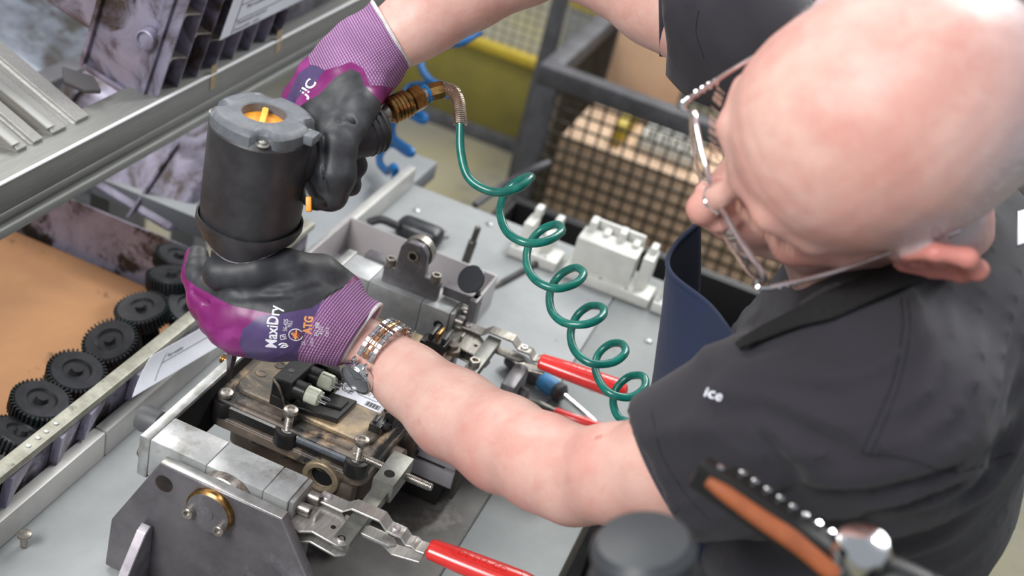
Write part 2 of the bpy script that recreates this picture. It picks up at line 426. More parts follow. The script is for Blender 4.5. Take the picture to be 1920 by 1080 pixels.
# ================================================================ THE SETTING
def floor_mat():
    t = NT('painted_concrete')
    base = t.mix(t.ramp(t.noise(1.3, 3), .4, .62), hexc('8d8668'), hexc('85837a'))
    base = t.mix(t.ramp(t.noise(7, 6, .7), .5, .75), base, hexc('6f6d64'))
    t.set('Base Color', base); t.set('Roughness', .55); t.bump(t.noise(40, 4), .1, .002); return t.m
bm = BM(); box(bm, (-5, -3, -.05), (6, 8, 0)); O('floor', bm, floor_mat(), kind='structure')
bm = BM(); box(bm, (-5, 8, 0), (6, 8.15, 4)); O('wall_back', bm, mat('hall_wall', 'a9aaa6', 'a09f9a', 3, rough=.9), kind='structure')
bm = BM(); box(bm, (-5.15, -3, 0), (-5, 8, 4)); O('wall_left', bm, mat('hall_wall', 'a9aaa6'), kind='structure')

# machine guard fence behind the bench
fr = empty('guard_fence', (-1.2, 2.88, 0), 'low yellow-olive guard fence with a dark foot rail behind the bench', 'fence')
bm = BM(); box(bm, (-2.3, 2.87, 0), (-.25, 2.93, .05), .004); O('foot_rail', bm, M_FRAMEG, fr)
bm = BM(); box(bm, (-2.3, 2.885, .05), (-.25, 2.9, .315), .002); O('infill_panel', bm, M_YEL, fr)
bm = BM(); box(bm, (-2.3, 2.87, .315), (-.25, 2.92, .345), .004); O('top_rail', bm, M_YELP, fr)
for x in (-2.25, -1.55, -.87, -.28):
    bm = BM(); box(bm, (x, 2.9, 0), (x + .045, 2.95, 1.1), .004); O('post', bm, M_FRAMEG, fr)
bm = BM()
for i in range(26): z = .36 + i * .03; box(bm, (-2.3, 2.902, z), (-.25, 2.906, z + .005))
for i in range(60): x = -2.29 + i * .034; box(bm, (x, 2.898, .345), (x + .004, 2.902, 1.12))
O('wire_mesh', bm, mat('grey_wire', '8b8a80', rough=.5, metal=.4), fr, kind='stuff')
fr = empty('guard_fence', (.7, 3.9, 0), 'far guard rail with a yellow band and grey kick plate beyond the wire basket', 'fence')
bm = BM(); box(bm, (-.7, 3.9, 0), (2.6, 3.93, .22), .003); O('kick_plate', bm, mat('grey_sheet', '8d9096', rough=.5, metal=.3), fr)
bm = BM(); box(bm, (-.7, 3.885, .22), (2.6, 3.93, .31), .004); O('yellow_band', bm, M_YELP, fr)
bm = BM(); box(bm, (-.7, 3.9, .31), (2.6, 3.93, .75), .003); O('upper_sheet', bm, mat('blue_grey_sheet', '6f747e', '7d8087', 5, rough=.5, metal=.3), fr)

# steel wire basket pallet
fr = empty('wire_basket', (.35, 2.35, 0), 'dark grey steel pallet basket with wire mesh sides, behind the bench', 'basket')
X0, X1, Y0, Y1, ZT = -.27, 1.0, 1.95, 2.75, .7
for lo, hi in (((X0, Y0, ZT - .05), (X1, Y0 + .05, ZT)), ((X0, Y1 - .05, ZT - .05), (X1, Y1, ZT)), ((X0, Y0 + .05, ZT - .05), (X0 + .05, Y1 - .05, ZT)), ((X1 - .05, Y0 + .05, ZT - .05), (X1, Y1 - .05, ZT))):
    bm = BM(); box(bm, lo, hi, .004); O('top_rail', bm, M_FRAMEG, fr)
for x in (X0, X1 - .06):
    for y in (Y0, Y1 - .06):
        bm = BM(); box(bm, (x, y, 0), (x + .06, y + .06, ZT - .05), .004); O('corner_post', bm, M_FRAMEG, fr)
bm = BM(); box(bm, (X0 + .06, Y0, .08), (X1 - .06, Y1, .12), .003); O('deck', bm, M_FRAMEG, fr)
M_WIRE = mat('dull_wire', '4e473f', '5d574e', 30, rough=.6, metal=.5)
for y in (Y0 + .02, Y1 - .03):
    bm = BM(); n = 33
    for i in range(n): x = X0 + .08 + i * .0353; box(bm, (x, y, .12), (x + .006, y + .006, ZT - .05))
    for i in range(15): z = .14 + i * .0353; box(bm, (X0 + .06, y - .006, z), (X1 - .06, y, z + .006))
    O('wire_mesh', bm, M_WIRE, fr, kind='stuff')
bm = BM()
for i in range(19): y = Y0 + .08 + i * .0353; box(bm, (X0 + .02, y, .12), (X0 + .026, y + .006, ZT - .05))
for i in range(15): z = .14 + i * .0353; box(bm, (X0 + .014, Y0 + .06, z), (X0 + .02, Y1 - .06, z + .006))
O('wire_mesh', bm, M_WIRE, fr, kind='stuff')
bm = BM(); box(bm, (X0 + .09, Y0 + .045, .13), (X1 - .1, Y0 + .41, .515), .003)
O('cardboard_box', bm, mat('beige_cardboard', 'ddbf a3'.replace(' ', ''), 'cfb094', 8, rough=.9), label='pale cardboard box lying low inside the wire basket', cat='box')
bm = BM(); box(bm, (X0 + .075, Y0 + .50, .13), (X0 + .29, Y0 + .53, .80), .002)
O('cardboard_sheet', bm, M_CARD2, label='upright pale cardboard sheet standing in the left corner of the wire basket', cat='cardboard')
bm = BM(); box(bm, (.0, Y0 + .12, .517), (.16, Y0 + .3, .56), .01)
for i in range(4): box(bm, (.02 + i * .035, Y0 + .13, .55), (.04 + i * .035, Y0 + .26, .585), .004)
O('plastic_tray', bm, M_WHITEP, label='cream moulded tray on the cardboard box in the wire basket', cat='tray')
bm = BM(); box(bm, (-.06, Y0 + .1, .517), (-.035, Y0 + .36, .58), .003); box(bm, (-.06, Y0 + .34, .517), (.5, Y0 + .36, .565), .003)
O('yellow_bracket', bm, M_YELP, label='yellow sheet-metal bracket in the wire basket behind the cream tray', cat='bracket')

# black plastic crate behind the bench
cr = empty('plastic_crate', (.3, 1.02, 0), 'black open plastic crate between the bench end and the wire basket', 'crate')
bm = BM(); X0, X1, Y0, Y1, ZT = -.075, .72, .83, 1.235, .70
box(bm, (X0, Y0, 0), (X0 + .012, Y1, ZT), .003); box(bm, (X1 - .012, Y0, 0), (X1, Y1, ZT), .003)
box(bm, (X0, Y0, 0), (X1, Y0 + .012, ZT), .003); box(bm, (X0, Y1 - .012, 0), (X1, Y1, ZT), .003); box(bm, (X0, Y0, .0), (X1, Y1, .02))
O('shell', bm, mat('black_crate', '121214', rough=.5), cr)
bm = BM()
for lo, hi in (((X0 - .012, Y0 - .012, ZT - .03), (X1 + .012, Y0, ZT)), ((X0 - .012, Y1, ZT - .03), (X1 + .012, Y1 + .012, ZT)), ((X0 - .012, Y0, ZT - .03), (X0, Y1, ZT))): box(bm, lo, hi, .003)
O('rim', bm, mat('crate_rim', '222226', rough=.45), cr)
bm = BM(); tube(bm, [at(890, 385, z=.72), at(940, 350, z=.74), at(1000, 318, z=.78), at(1030, 305, z=.79)], .007, 8)
O('handle', bm, M_FRAMEG, cr)

# dark machine standing far left
mc = empty('machine_base', (-1.9, 2.1, 0), 'grey machine base with dark openings standing far behind the rail', 'machine')
bm = BM(); box(bm, (-2.5, 1.8, 0), (-1.35, 2.6, .85), .02); O('cabinet', bm, mat('machine_grey', '8a8b88', '74746f', 4, rough=.5), mc)
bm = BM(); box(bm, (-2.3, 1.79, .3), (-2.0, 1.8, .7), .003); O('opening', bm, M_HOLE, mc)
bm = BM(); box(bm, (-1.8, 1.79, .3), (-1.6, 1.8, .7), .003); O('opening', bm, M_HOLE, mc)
bm = BM(); box(bm, (-1.30, 1.55, 0), (-1.24, 1.61, 1.0), .004); O('steel_post', bm, mat('pale_post', '9a9da0', rough=.4, metal=.5), label='pale square steel post on the floor behind the aluminium rail', cat='post')

# ================================================================ WORKBENCH
wb = empty('workbench', (.1, .1, 0), 'zinc-grey steel workbench with a raised left lip, under the fixture', 'workbench')
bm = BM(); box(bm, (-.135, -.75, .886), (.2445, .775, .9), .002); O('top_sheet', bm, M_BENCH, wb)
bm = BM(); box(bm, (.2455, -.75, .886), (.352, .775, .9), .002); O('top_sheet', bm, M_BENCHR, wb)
bm = BM(); box(bm, (.0, -.62, .9003), (.2440, .21, .9018), .0005); O('dark_plate', bm, M_BENCHD, wb, label='darker plate under the fixture')  # thin, darker mottled sheet laid over the bench top
M_LIP = mat('pale_painted_lip', 'c3c2bf', 'b2b1ae', 12, rough=.45, metal=.3, c3='8d877e', s3=30, lo3=.66, hi3=.74)
for y0, y1 in ((-.75, -.0135), (-.012, .766)):
    bm = BM(); box(bm, (-.1355, y0, .9005), (-.121, y1, .934), .002); O('side_lip', bm, M_LIP, wb)
bm = BM(); box(bm, (.325, -.75, .80), (.35, .775, .886), .002); O('apron_rail', bm, mat('brown_edge', '5d554d', rough=.6, metal=.3), wb)
for x in (-.13, .28):
    for y in (-.7, .7):
        bm = BM(); box(bm, (x, y, 0), (x + .05, y + .05, .886), .003); O('leg', bm, M_FRAMEG, wb)
for p in ((.02, .742), (.319, .597), (.285, .44), (-.085, .70)):
    bm = BM(); lathe(bm, (p[0], p[1], .9), (0, 0, 1), [(.006, 0), (.006, .0015), (.004, .003), (0, .0036)], 12); O('rivet', bm, M_STEELE, wb)
bm = BM(); q = at(45, 1025, z=.9); cyl(bm, q + Vector((0, 0, .0004)), q + Vector((0, 0, .014)), .0035); lathe(bm, q + Vector((0, 0, .014)), (0, 0, 1), [(.0065, 0), (.0065, .003), (.003, .0045), (0, .0045)], 12)
O('loose_screw', bm, M_BOLT, label='small rusty screw standing on the bench beside the left lip', cat='screw')

# adjoining flat grey table at the far left of the bench
bm = BM(); box(bm, (-.62, .50, .84), (-.142, .93, .872), .003); box(bm, (-.60, .87, 0), (-.55, .92, .84)); box(bm, (-.25, .87, 0), (-.2, .92, .84)); box(bm, (-.6, .55, 0), (-.55, .6, .84)); box(bm, (-.25, .55, 0), (-.2, .6, .84))
O('side_table', bm, mat('grey_table', '8d9195', '85898d', 8, rough=.5, metal=.2), label='flat blue-grey side table adjoining the far left of the bench', cat='table')

# ================================================================ LEFT: CRATE, GEARS, RAIL, CASTINGS
cr = empty('parts_crate', (-.45, .02, 0), 'galvanised crate lined with cardboard, left of the bench', 'crate')
XR, ZR = -.131, .975
for n_, lo, hi in (('side_wall', (XR - .010, -.5, .70), (XR - .007, .44, ZR - .008)), ('end_wall', (-.86, .44, .70), (XR - .007, .443, .86)), ('side_wall', (-.86, -.5, .70), (-.857, .44, .9)), ('end_wall', (-.86, -.503, .70), (XR - .007, -.5, ZR - .008))):
    bm = BM(); box(bm, lo, hi); O(n_, bm, M_CAST2, cr)
bm = BM(); box(bm, (-.86, -.5, .69), (XR - .006, .44, .70)); O('base_plate', bm, M_GALV, cr)
for x in (-.84, -.20):
    for y in (-.48, .40):
        bm = BM(); box(bm, (x, y, 0), (x + .035, y + .035, .69), .003); O('leg', bm, M_FRAMEG, cr)
bm = BM(); box(bm, (XR - .016, -.5, ZR - .009), (XR, .443, ZR), .0015); O('rim', bm, M_GALV, cr)
for i in range(4):
    q = at(66 + i * 18 - 9 * (i > 1), 842 - i * 15, z=ZR); bm = BM(); lathe(bm, (XR - .008, q.y, ZR), (0, 0, 1), [(.0028, 0), (.0024, .001), (0, .0014)], 10); O('rivet', bm, M_STEELE, cr)
for i, y in enumerate((-.27, -.205, -.145, -.075, -.03, .05)):   # gusset ribs on the outside
    bm = BM(); h = (.045, .04, .034, .040, .030, .03)[i]
    t = bmesh.new(); vv = [t.verts.new(p) for p in ((XR - .006, y, ZR - .010), (XR - .006, y + .05, ZR - .010), (XR - .006, y - .010, ZR - .01 - h), (XR + .002, y + .002, ZR - .012), (XR + .002, y - .008, ZR - .008 - h))]
    for f in ((0, 1, 2), (0, 3, 1), (1, 3, 4), (1, 4, 2), (0, 2, 4, 3)): t.faces.new([vv[k] for k in f])
    join(bm, t); O('gusset', bm, M_CAST, cr)
bm = BM(); box(bm, (-.85, -.49, .772), (-.146, .43, .776)); O('cardboard_liner', bm, M_CARD, label='brown oil-stained cardboard liner lying flat in the crate', cat='cardboard', loc=(-.45, 0, .7722))
# toothed black discs leaning in a row along the crate side
def gear_parts(root, r=.033, th=.020):
    bm = BM(); prof = [(r * .28, -.001), (r * .80, -.0005), (r * .90, .002), (r * .90, th - .003), (r * .84, th), (r * .5, th), (r * .44, th - .003), (r * .22, th - .003), (r * .18, th + .003), (0, th + .003)]
    lathe(bm, (0, 0, 0), (0, 0, 1), prof, 40); O('disc', bm, mat('black_rotor', '26272a', '35353a', 60, rough=.5, metal=.3), root)
    bm = BM(); n = 40
    for i in range(n):
        a = 2 * PI * i / n; x, y, z = Vector((math.cos(a), math.sin(a), 0)), Vector((-math.sin(a), math.cos(a), 0)), Vector((0, 0, 1))
        box(bm, (r * .86, -.0009, .0005), (r, .0009, th - .001), R=(x, y, z), c=(0, 0, 0))
    O('tooth_ring', bm, mat('black_rotor_teeth', '222528', '1f3a35', 30, .55, .7, rough=.5, metal=.3), root)
gear_px = [(322, 540, .885), (270, 598, .88), (214, 655, .88), (140, 715, .88), (72, 772, .88), (28, 838, .875), (250, 640, .832), (190, 700, .832), (125, 745, .832), (350, 590, .87), (-22, 915, .872), (330, 500, .85)]
gl = ['topmost black toothed disc of the row, at the far end of the crate', 'second black toothed disc from the far end of the crate', 'third black toothed disc from the far end, beside the crate rim', 'fourth black toothed disc from the far end, mid-crate', 'large black toothed disc near the crate front with pale hub', 'sixth black toothed disc from the far end, low at the picture edge',
      'black toothed disc half under the second and third ones', 'black toothed disc half under the third and fourth ones', 'black toothed disc half under the fourth and fifth ones', 'black toothed disc touching the rim below the topmost one', 'black toothed disc cut by the left picture edge beside the rim', 'black toothed disc tucked behind the topmost one by the casting']
g0 = None
for k, (x, y, z) in enumerate(gear_px):
    p = at(x, y, z=z); rot = (math.radians(-8 + 7 * math.sin(k * 2.3)), math.radians(-14 + 6 * math.cos(k * 1.7)), k)
    if g0 is None:
        g0 = empty('toothed_disc', (0, 0, 0), gl[0], 'gear', 'black toothed discs in the crate'); gear_parts(g0); g0.location = p; g0.rotation_euler = rot
    else: dup(g0, p, rot, gl[k])

# labels hanging on the crate side
def paper(name, P4, label, lines, cat='paper', curl=.004, grid_nr=6):
    a, b, c, d = [Vector(p) for p in P4]; n = (b - a).cross(d - a).normalized()
    g = [[a.lerp(b, i / grid_nr).lerp(d.lerp(c, i / grid_nr), j / grid_nr) + n * curl * math.sin(PI * j / grid_nr) for j in range(grid_nr + 1)] for i in range(grid_nr + 1)]
    bm = BM(); sheet(bm, g, .0004); e = empty(name, (a + b + c + d) / 4, label, cat); o = O('sheet', bm, M_PAPER, e)
    bv = bvh_of(o); u = (b - a).normalized(); v = n.cross(u)
    for (s, uu, vv_, sz) in lines:
        if s == '-':
            t = BM(); p0 = a + (b - a) * uu[0] + (d - a) * vv_[0]; p1 = a + (b - a) * uu[1] + (d - a) * vv_[1]; pts = [p0.lerp(p1, k / 8) for k in range(9)]; q = []
            for p in pts:
                h = bv.ray_cast(p + n * .03, -n, .06); q.append(h[0] + n * .0002 if h[0] is not None else p)
            tube(t, q, sz, 4, smooth=False); O('ruled_line', t, M_INK, e)
        else: O('printed_text', text_bm(s, a + (b - a) * uu + (d - a) * vv_, u, v, sz, n, .0003, bvh=bv), M_INK, e)
    return e
pa = [at(248, 745, z=.925), at(395, 665, z=.925), at(400, 600, z=.965), at(285, 655, z=.965)]
xx = XR + .012
pa = [Vector((xx + .012, at(248, 745, X=xx + .012).y, at(248, 745, X=xx + .012).z)), at(425, 640, X=xx + .012), at(430, 585, X=xx), at(283, 668, X=xx)]
paper('paper_label', pa, 'white paper label hanging over the crate rim by the purple glove', [('Part number', .25, .62, .006), ('-', (.2, .9), (.55, .55), .0003), ('-', (.2, .2), (.1, .8), .0003)], curl=-.002)
pb = [at(283, 672, X=xx - .002), at(455, 560, X=xx - .002), at(440, 540, X=xx - .012), at(290, 650, X=xx - .012)]

# aluminium rail over the crate
XRL = -.30
zt = at(0, 347, X=XRL).z; zb = at(0, 452, X=XRL).z
rl = empty('aluminium_rail', (XRL, .3, zb), 'long horizontal aluminium rail with bright top edge over the crate', 'rail')
prof = [(0, zt), (0, zt - .034), (-.0015, zt - .0355), (0, zt - .037), (0, zt - .046), (-.003, zt - .048), (-.003, zb + .012), (.0, zb + .010), (.0, zb), (-.05, zb), (-.05, zt)]
bm = BM(); prism(bm, [(x, z - zb) for x, z in prof], (XRL, -.9, zb), (1, 0, 0), (0, 0, 1), (0, 1, 0), 3.2, .0008); O('profile', bm, brushed('rail_aluminium', '8f908c', '7b7c78', .5, (30, 1, 30), .3), rl)
bm = BM(); box(bm, (XRL - .0035, -.9, zt - .0015), (XRL + .0012, 2.3, zt + .0012), .0012); O('edge_highlight', bm, mat('edge_highlight', 'f4f4f4', rough=.35, metal=.2), rl)  # near-white strip: highlight along the rail's top edge put into the colour
for a_, b_ in (((410, 125), (396, 168)), ((530, 65), (518, 100))):
    p = at(*a_, X=XRL); q = at(*b_, X=XRL); bm = BM()
    prism(bm, [(0, 0), (.014, .002), (.012, .035), (-.002, .034)], (XRL + .0003, q.y - .004, q.z), (0, 1, 0), (0, 0, 1), (1, 0, 0), .0003); O('tape_remnant', bm, mat('tape', 'a08c72', '8f7c66', 100, rough=.8), rl)
for y in (-.8, 2.2):
    bm = BM(); box(bm, (XRL - .045, y, 0), (XRL - .005, y + .04, zb), .003); O('leg', bm, M_FRAMEG, rl)

AL = math.radians(13); XI = Vector((math.cos(AL), 0, -math.sin(AL))); ZI = Vector((math.sin(AL), 0, math.cos(AL))); YI = Vector((0, 1, 0))
def tslot(name, px_end, px_far, wd, label):
    e = at(px_end[0], px_end[1], X=XRL - .03); f = at(px_far[0], px_far[1], Y=e.y); f.y = e.y
    dr = (e - f).normalized(); z = dr.cross(Vector((0, 1, 0))); z = -z if z.z < 0 else z; ln = .6
    if e.z < zt + .004: e = e + Vector((0, 0, zt + .004 - e.z))
    e = Vector(e); rt = empty(name, e, label, 'profile')
    P_ = [(0, 0), (wd * .36, 0), (wd * .36, -.0025), (wd * .40, -.006), (wd * .60, -.006), (wd * .64, -.0025), (wd * .64, 0), (wd, 0), (wd, -wd), (0, -wd), (0, -wd * .62), (.0045, -wd * .6), (.0045, -wd * .4), (0, -wd * .38)]
    bm = BM(); prism(bm, P_, e - dr * ln, (0, 1, 0), z, dr, ln, .0006); O('extrusion', bm, brushed(name + '_alu', 'a3a29e', '8d8b87', .5, (1, 30, 30), .35), rt)
    bm = BM(); box(bm, (-ln, -.004, .0), (-.006, .008, .003), .001, (dr, Vector((0, 1, 0)), z), e); O('edge_strip', bm, mat('profile_strip', 'a9a9a4', rough=.5, metal=.3), rt); return rt
tslot('slotted_profile', (100, 252), (0, 168), .062, 'upper sloping aluminium slotted profile resting on the long rail')
tslot('slotted_profile', (34, 305), (0, 276), .04, 'lower narrow aluminium slotted profile below the upper sloping one')

# gearbox casting on the rail, tilted
gb = empty('gearbox_casting', at(265, 190, X=XRL - .03), 'dirty violet-grey gearbox casting with ribs, tilted on the rail', 'casting')
c0 = WL[gb.name]; R3 = (XI, YI, ZI)
sx = (at(155, 122, Y=c0.y) - c0).dot(XI)         # length of the front lower edge (negative)
bm = BM(); box(bm, (sx, 0, 0), (0, .62, .42), .004, R3, c0)
O('casing', bm, M_CAST, gb)
bm = BM(); box(bm, (sx - .105, .03, .020), (sx, .22, .42), .016, R3, c0, 3); O('flange', bm, M_CAST, gb)
bm = BM(); box(bm, (sx - .002, -.007, 0), (sx + .004, 0, .42), .001, R3, c0); box(bm, (-.004, -.006, 0), (.003, 0, .42), .001, R3, c0); box(bm, (sx, -.006, -.003), (0, .0, .004), .001, R3, c0); box(bm, (sx, -.006, .115), (-.045, .0, .119), .001, R3, c0)
O('rib', bm, M_CAST, gb)
bm = BM(); lathe(bm, c0 + XI * (-.012) + ZI * .085 - YI * .002, -YI, [(.013, 0), (.0125, .012), (.0105, .013), (.010, .009), (0, .009)], 24); O('boss', bm, M_CAST, gb)
bm = BM(); tube(bm, [c0 + XI * (sx - .09) + ZI * .16 + YI * .028, c0 + XI * (sx - .05) + ZI * .115 + YI * .028, c0 + XI * (sx - .016) + ZI * .10 + YI * .028, c0 + XI * (sx - .003) + ZI * .075 + YI * .028], .004, 8); O('bead', bm, M_CAST, gb)
for k in range(8):                            # upright fins on the side towards the bench
    y = .0 + k * .042; bm = BM(); box(bm, (0, y, .0), (.018, y + .0028, .42), .0008, R3, c0); O('fin', bm, M_CAST, gb)
for k in range(7):
    for j in range(4):
        y = .0028 + k * .042; z = .06 + j * .062 + (k % 2) * .022; t = bmesh.new()
        pts = [(0, 0), (.017, 0), (.013, .010), (.010, .020), (.013, .030), (.017, .0392), (0, .0392)]
        bm = BM(); prism(bm, pts, c0 + YI * y + ZI * z, XI, YI, ZI, .002); O('web', bm, mat('pale_casting_edge', 'b7b0a6', '8d8578', 40, rough=.5, metal=.4), gb)
q0 = at(411, 75, X=XRL - .02); q1 = at(575, 0, X=XRL - .02)
pp = [at(411, 76, X=XRL + .006), at(700, -66, X=XRL + .006), at(740, -150, X=XRL + .022), at(448, -30, X=XRL + .022)]
paper('paper_label', pp, 'white form reading Part number leaning on the ribbed casting above the rail', [('Part number', .10, .42, .0095), ('Demontažni operater', .075, .15, .0085), ('Disassembler - name', .07, .04, .0075), ('-', (.06, .98), (.25, .25), .0005), ('-', (.06, .06), (.02, .98), .0005), ('-', (.06, .98), (.54, .54), .0005)], curl=0)
# second castings
c1 = at(282, 517, z=.776); c1.z = .7765
g2 = empty('gearbox_casting', c1, 'stained lilac casting standing under the rail beyond the cardboard', 'casting')
bm = BM(); BX = (Vector((.985, 0, -.17)).normalized(), Vector((0, 1, 0)), Vector((.17, 0, .985)).normalized())
t = bmesh.new(); box(t, (-.27, .03, .055), (.0, .26, .15), .012, None, None, 3)
for v in t.verts: v.co = c1 + BX[0] * v.co.x + BX[1] * (v.co.y + v.co.z * .9 - .05) + BX[2] * v.co.z
join(bm, t); O('casing', bm, M_CAST, g2)
for k in range(3):
    x = -.24 + k * .085; t = bmesh.new(); box(t, (x, .018, .055), (x + .004, .03, .15), .001); bm = BM()
    for v in t.verts: v.co = c1 + BX[0] * v.co.x + BX[1] * (v.co.y + v.co.z * .9 - .05) + BX[2] * v.co.z
    join(bm, t); O('rib', bm, M_CAST2, g2)
bm = BM(); box(bm, (c1.x - .40, c1.y + .03, 0), (c1.x - .36, c1.y + .40, c1.z + .10), .003); O('casting_stand', bm, M_FRAMEG, label='dark stand carrying the stained lilac casting under the rail', cat='stand')
g3 = empty('round_casting', at(60, 165, Y=1.0), 'blue-grey cast housing with a round opening behind the sloping profiles', 'casting'); c2 = WL[g3.name]
bm = BM(); box(bm, (-.30, 0, -.16), (.13, .3, .03), .03, (XI, YI, ZI), c2, 4); O('casing', bm, mat('blue_grey_casting', '767c88', '4d4f56', 9, .4, .62, .4, .4, c3='3a3633', s3=12), g3)
bm = BM(); lathe(bm, c2 + XI * .02 - YI * .004 - ZI * .07, -YI, [(.055, 0), (.055, .02), (.045, .022), (.043, .004), (0, .004)], 32); O('opening_ring', bm, M_CAST2, g3)
bm = BM(); box(bm, (c2.x - .3, c2.y + .02, 0), (c2.x + .1, c2.y + .28, c2.z - .20), .003); O('casting_stand', bm, M_FRAMEG, label='dark stand carrying the blue-grey round casting', cat='stand')
bm = BM(); e = at(200, 190, X=XRL - .03); prism(bm, [(0, 0), (.030, .0), (.042, .012), (.015, .035), (-.025, .03)], e + Vector((-.055, -.005, .002)), (1, 0, 0), (0, 1, 0), (0, 0, 1), .006, .001)
O('rubber_flap', bm, mat('grey_rubber_flap', '4b484a', rough=.6), label='dark rubber flap between sloping profile and ribbed casting on the rail', cat='flap')
# ================================================================ FIXTURE ON THE BENCH
fx = empty('clamping_fixture', (.07, .08, .9), 'heavy steel and aluminium clamping frame with two red-handled toggle clamps', 'fixture')
VX, VY, VZ = Vector((1, 0, 0)), Vector((0, 1, 0)), Vector((0, 0, 1))
ZF = 1.050
bm = BM(); box(bm, (-.021, -.113, 1.004), (-.0103, .30, ZF), .0012); O('side_rail', bm, M_STEELE, fx)
for y0, y1, xs in ((-.113, -.0745, (-.010, .0475, .1045, .129)), (.2515, .2945, (-.010, .028, .094, .129))):
    for a, b in zip(xs, xs[1:]):
        bm = BM(); box(bm, (a, y0, 1.008), (b - .0004, y1, ZF), .0013); O('bar_block', bm, M_ALUX, fx)
    bm = BM(); box(bm, (.1292, y0 + .001, 1.004), (.1345, y1 - .001, ZF + .0006), .002); O('end_plate', bm, M_STEELE, fx)
for p in ((.015, .2513, 1.032), (.119, .2513, 1.030)):
    bm = BM(); lathe(bm, p, -VY, [(.0058, 0), (.0058, .0003), (.0, .0003)], 20); O('bore', bm, M_HOLE, fx)
for x in (-.0105, .128):       # dark posts carrying the bars
    for y in (-.11, .255):
        bm = BM(); box(bm, (x, y, .902), (x + .012, y + .036, 1.006), .001); O('post', bm, M_STEEL, fx)
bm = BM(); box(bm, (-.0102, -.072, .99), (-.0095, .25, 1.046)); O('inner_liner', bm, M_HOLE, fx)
def hexbolt(root, p, axis, r=.005, L=.007, name='cap_screw', m=None):
    bm = BM(); lathe(bm, p, axis, [(r, 0), (r, L - .0006), (r - .0006, L), (r * .56, L), (r * .54, L - .003), (0, L - .003)], 18); return O(name, bm, m or M_BOLT, root)
for y in (-.083, -.101): hexbolt(fx, (.1345, y, 1.038), VX, .0056, .012)
hexbolt(fx, (.1345, -.104, 1.008), VX, .0052, .010, m=M_STEEL); hexbolt(fx, (.1345, .262, 1.038), VX, .005, .010); hexbolt(fx, (.1345, .285, 1.038), VX, .005, .010)
# rubber bumper and bolt on the left end
bm = BM(); lathe(bm, (-.0212, -.068, 1.028), -VX, [(.008, 0), (.0085, .006), (.012, .008), (.0135, .022), (.012, .028), (.006, .0295), (0, .0295)], 28); O('rubber_bumper', bm, mat('grey_rubber', '4c4d50', '5d5e60', 40, rough=.5), fx)
bm = BM(); lathe(bm, (-.0212, -.094, 1.014), -VX, [(.0065, 0), (.0065, .008), (.005, .010), (0, .010)], 18); O('round_nut', bm, M_BOLT, fx)
bm = BM(); cyl(bm, (-.021, .045, 1.035), (-.034, .045, 1.035), .0045)
for i in range(5): lathe(bm, (-.022 - i * .0023, .045, 1.035), -VX, [(.0045, 0), (.0052, .0006), (.0045, .0012)], 14)
O('threaded_stud', bm, M_BRASS, fx)
# front trunnion plate
YP = -.137; TL, TR, RR, LL = (.016, 1.0535), (.136, 1.0525), (.228, .903), (-.028, .962)
bm = BM(); t = bmesh.new(); prism(bm, [TL, TR, RR, (-.031, .903), LL], (0, YP, 0), VX, VZ, VY, .012, .0014); O('trunnion_plate', bm, M_STEEL, fx)
bm = BM(); prism(bm, [(TL[0] - .001, TL[1] - .0016), (TR[0] + .0, TR[1] - .0016), (TR[0], TR[1] + .0002), (TL[0], TL[1] + .0002)], (0, YP + .0008, 0), VX, VZ, VY, .0105, .0002); O('ground_top_edge', bm, M_STEELE, fx)
DC = Vector((.0705, YP, 1.0285))
bm = BM(); lathe(bm, DC, -VY, [(.0225, 0), (.0225, .005), (.0205, .0068), (.0, .0068)], 40); O('pivot_disc', bm, M_BRASS, fx)
bm = BM(); lathe(bm, DC - VY * .0066, -VY, [(.0205, 0), (.0202, .0006), (.006, .0006), (.0058, .0012), (0, .0012)], 40); O('disc_face', bm, M_STEEL, fx)
for dx, dz in ((-.0165, -.0045), (.0145, -.0085)): hexbolt(fx, DC + Vector((dx, -.007, dz)), -VY, .0055, .006)
bm = BM(); lathe(bm, (.022, YP - .0002, 1.033), -VY, [(.0085, 0), (.0085, .0004), (0, .0004)], 28); O('round_hole', bm, mat('rusty_hole', '30241f', '1a1614', 100, rough=.8), fx)
bm = BM(); lathe(bm, DC + VY * .0125 + VZ * -.002, VY, [(.026, 0), (.027, .001), (.027, .010), (.025, .011)], 40); O('pivot_boss', bm, M_BOLT, fx)
bm = BM(); prism(bm, [(0, -.075), (0, .0), (-.004, .004), (-.012, .0), (-.062, -.075)], (.006, YP, .978), VY, VZ, VX, .010, .0008)
O('gusset', bm, mat('bare_gusset', 'a29ca3', '7d7880', 30, rough=.45, metal=.7), fx)
# back bracket
yb = .262; bm = BM()
prism(bm, [(.038, ZF), (.106, ZF), (.106, ZF + .022), (.0925, ZF + .026), (.087, ZF + .026), (.085, ZF + .052), (.078, ZF + .061), (.060, ZF + .061), (.053, ZF + .052), (.051, ZF + .022), (.038, ZF + .020)], (0, yb, 0), VX, VZ, VY, .011, .0012)
O('bearing_bracket', bm, M_STEEL, fx)
bm = BM(); lathe(bm, (.0695, yb + .0115, ZF + .044), VY, [(.0185, 0), (.0185, .012), (.017, .0135), (0, .0135)], 32); O('pivot_boss', bm, M_BOLT, fx)
bm = BM(); lathe(bm, (.0695, yb - .0012, ZF + .046), -VY, [(.007, 0), (.0068, .0004), (.0042, .0004), (.004, .0001), (0, .0001)], 24); O('pivot_bore', bm, M_BOLT, fx)
bm = BM(); lathe(bm, (.0695, yb - .0015, ZF + .046), -VY, [(.004, 0), (.004, .0005), (0, .0005)], 20); O('pivot_hole', bm, M_HOLE, fx)
for x, z in ((.0435, .020), (.0995, .022)): hexbolt(fx, (x, yb + .005, ZF + z), VZ, .0062, .010)
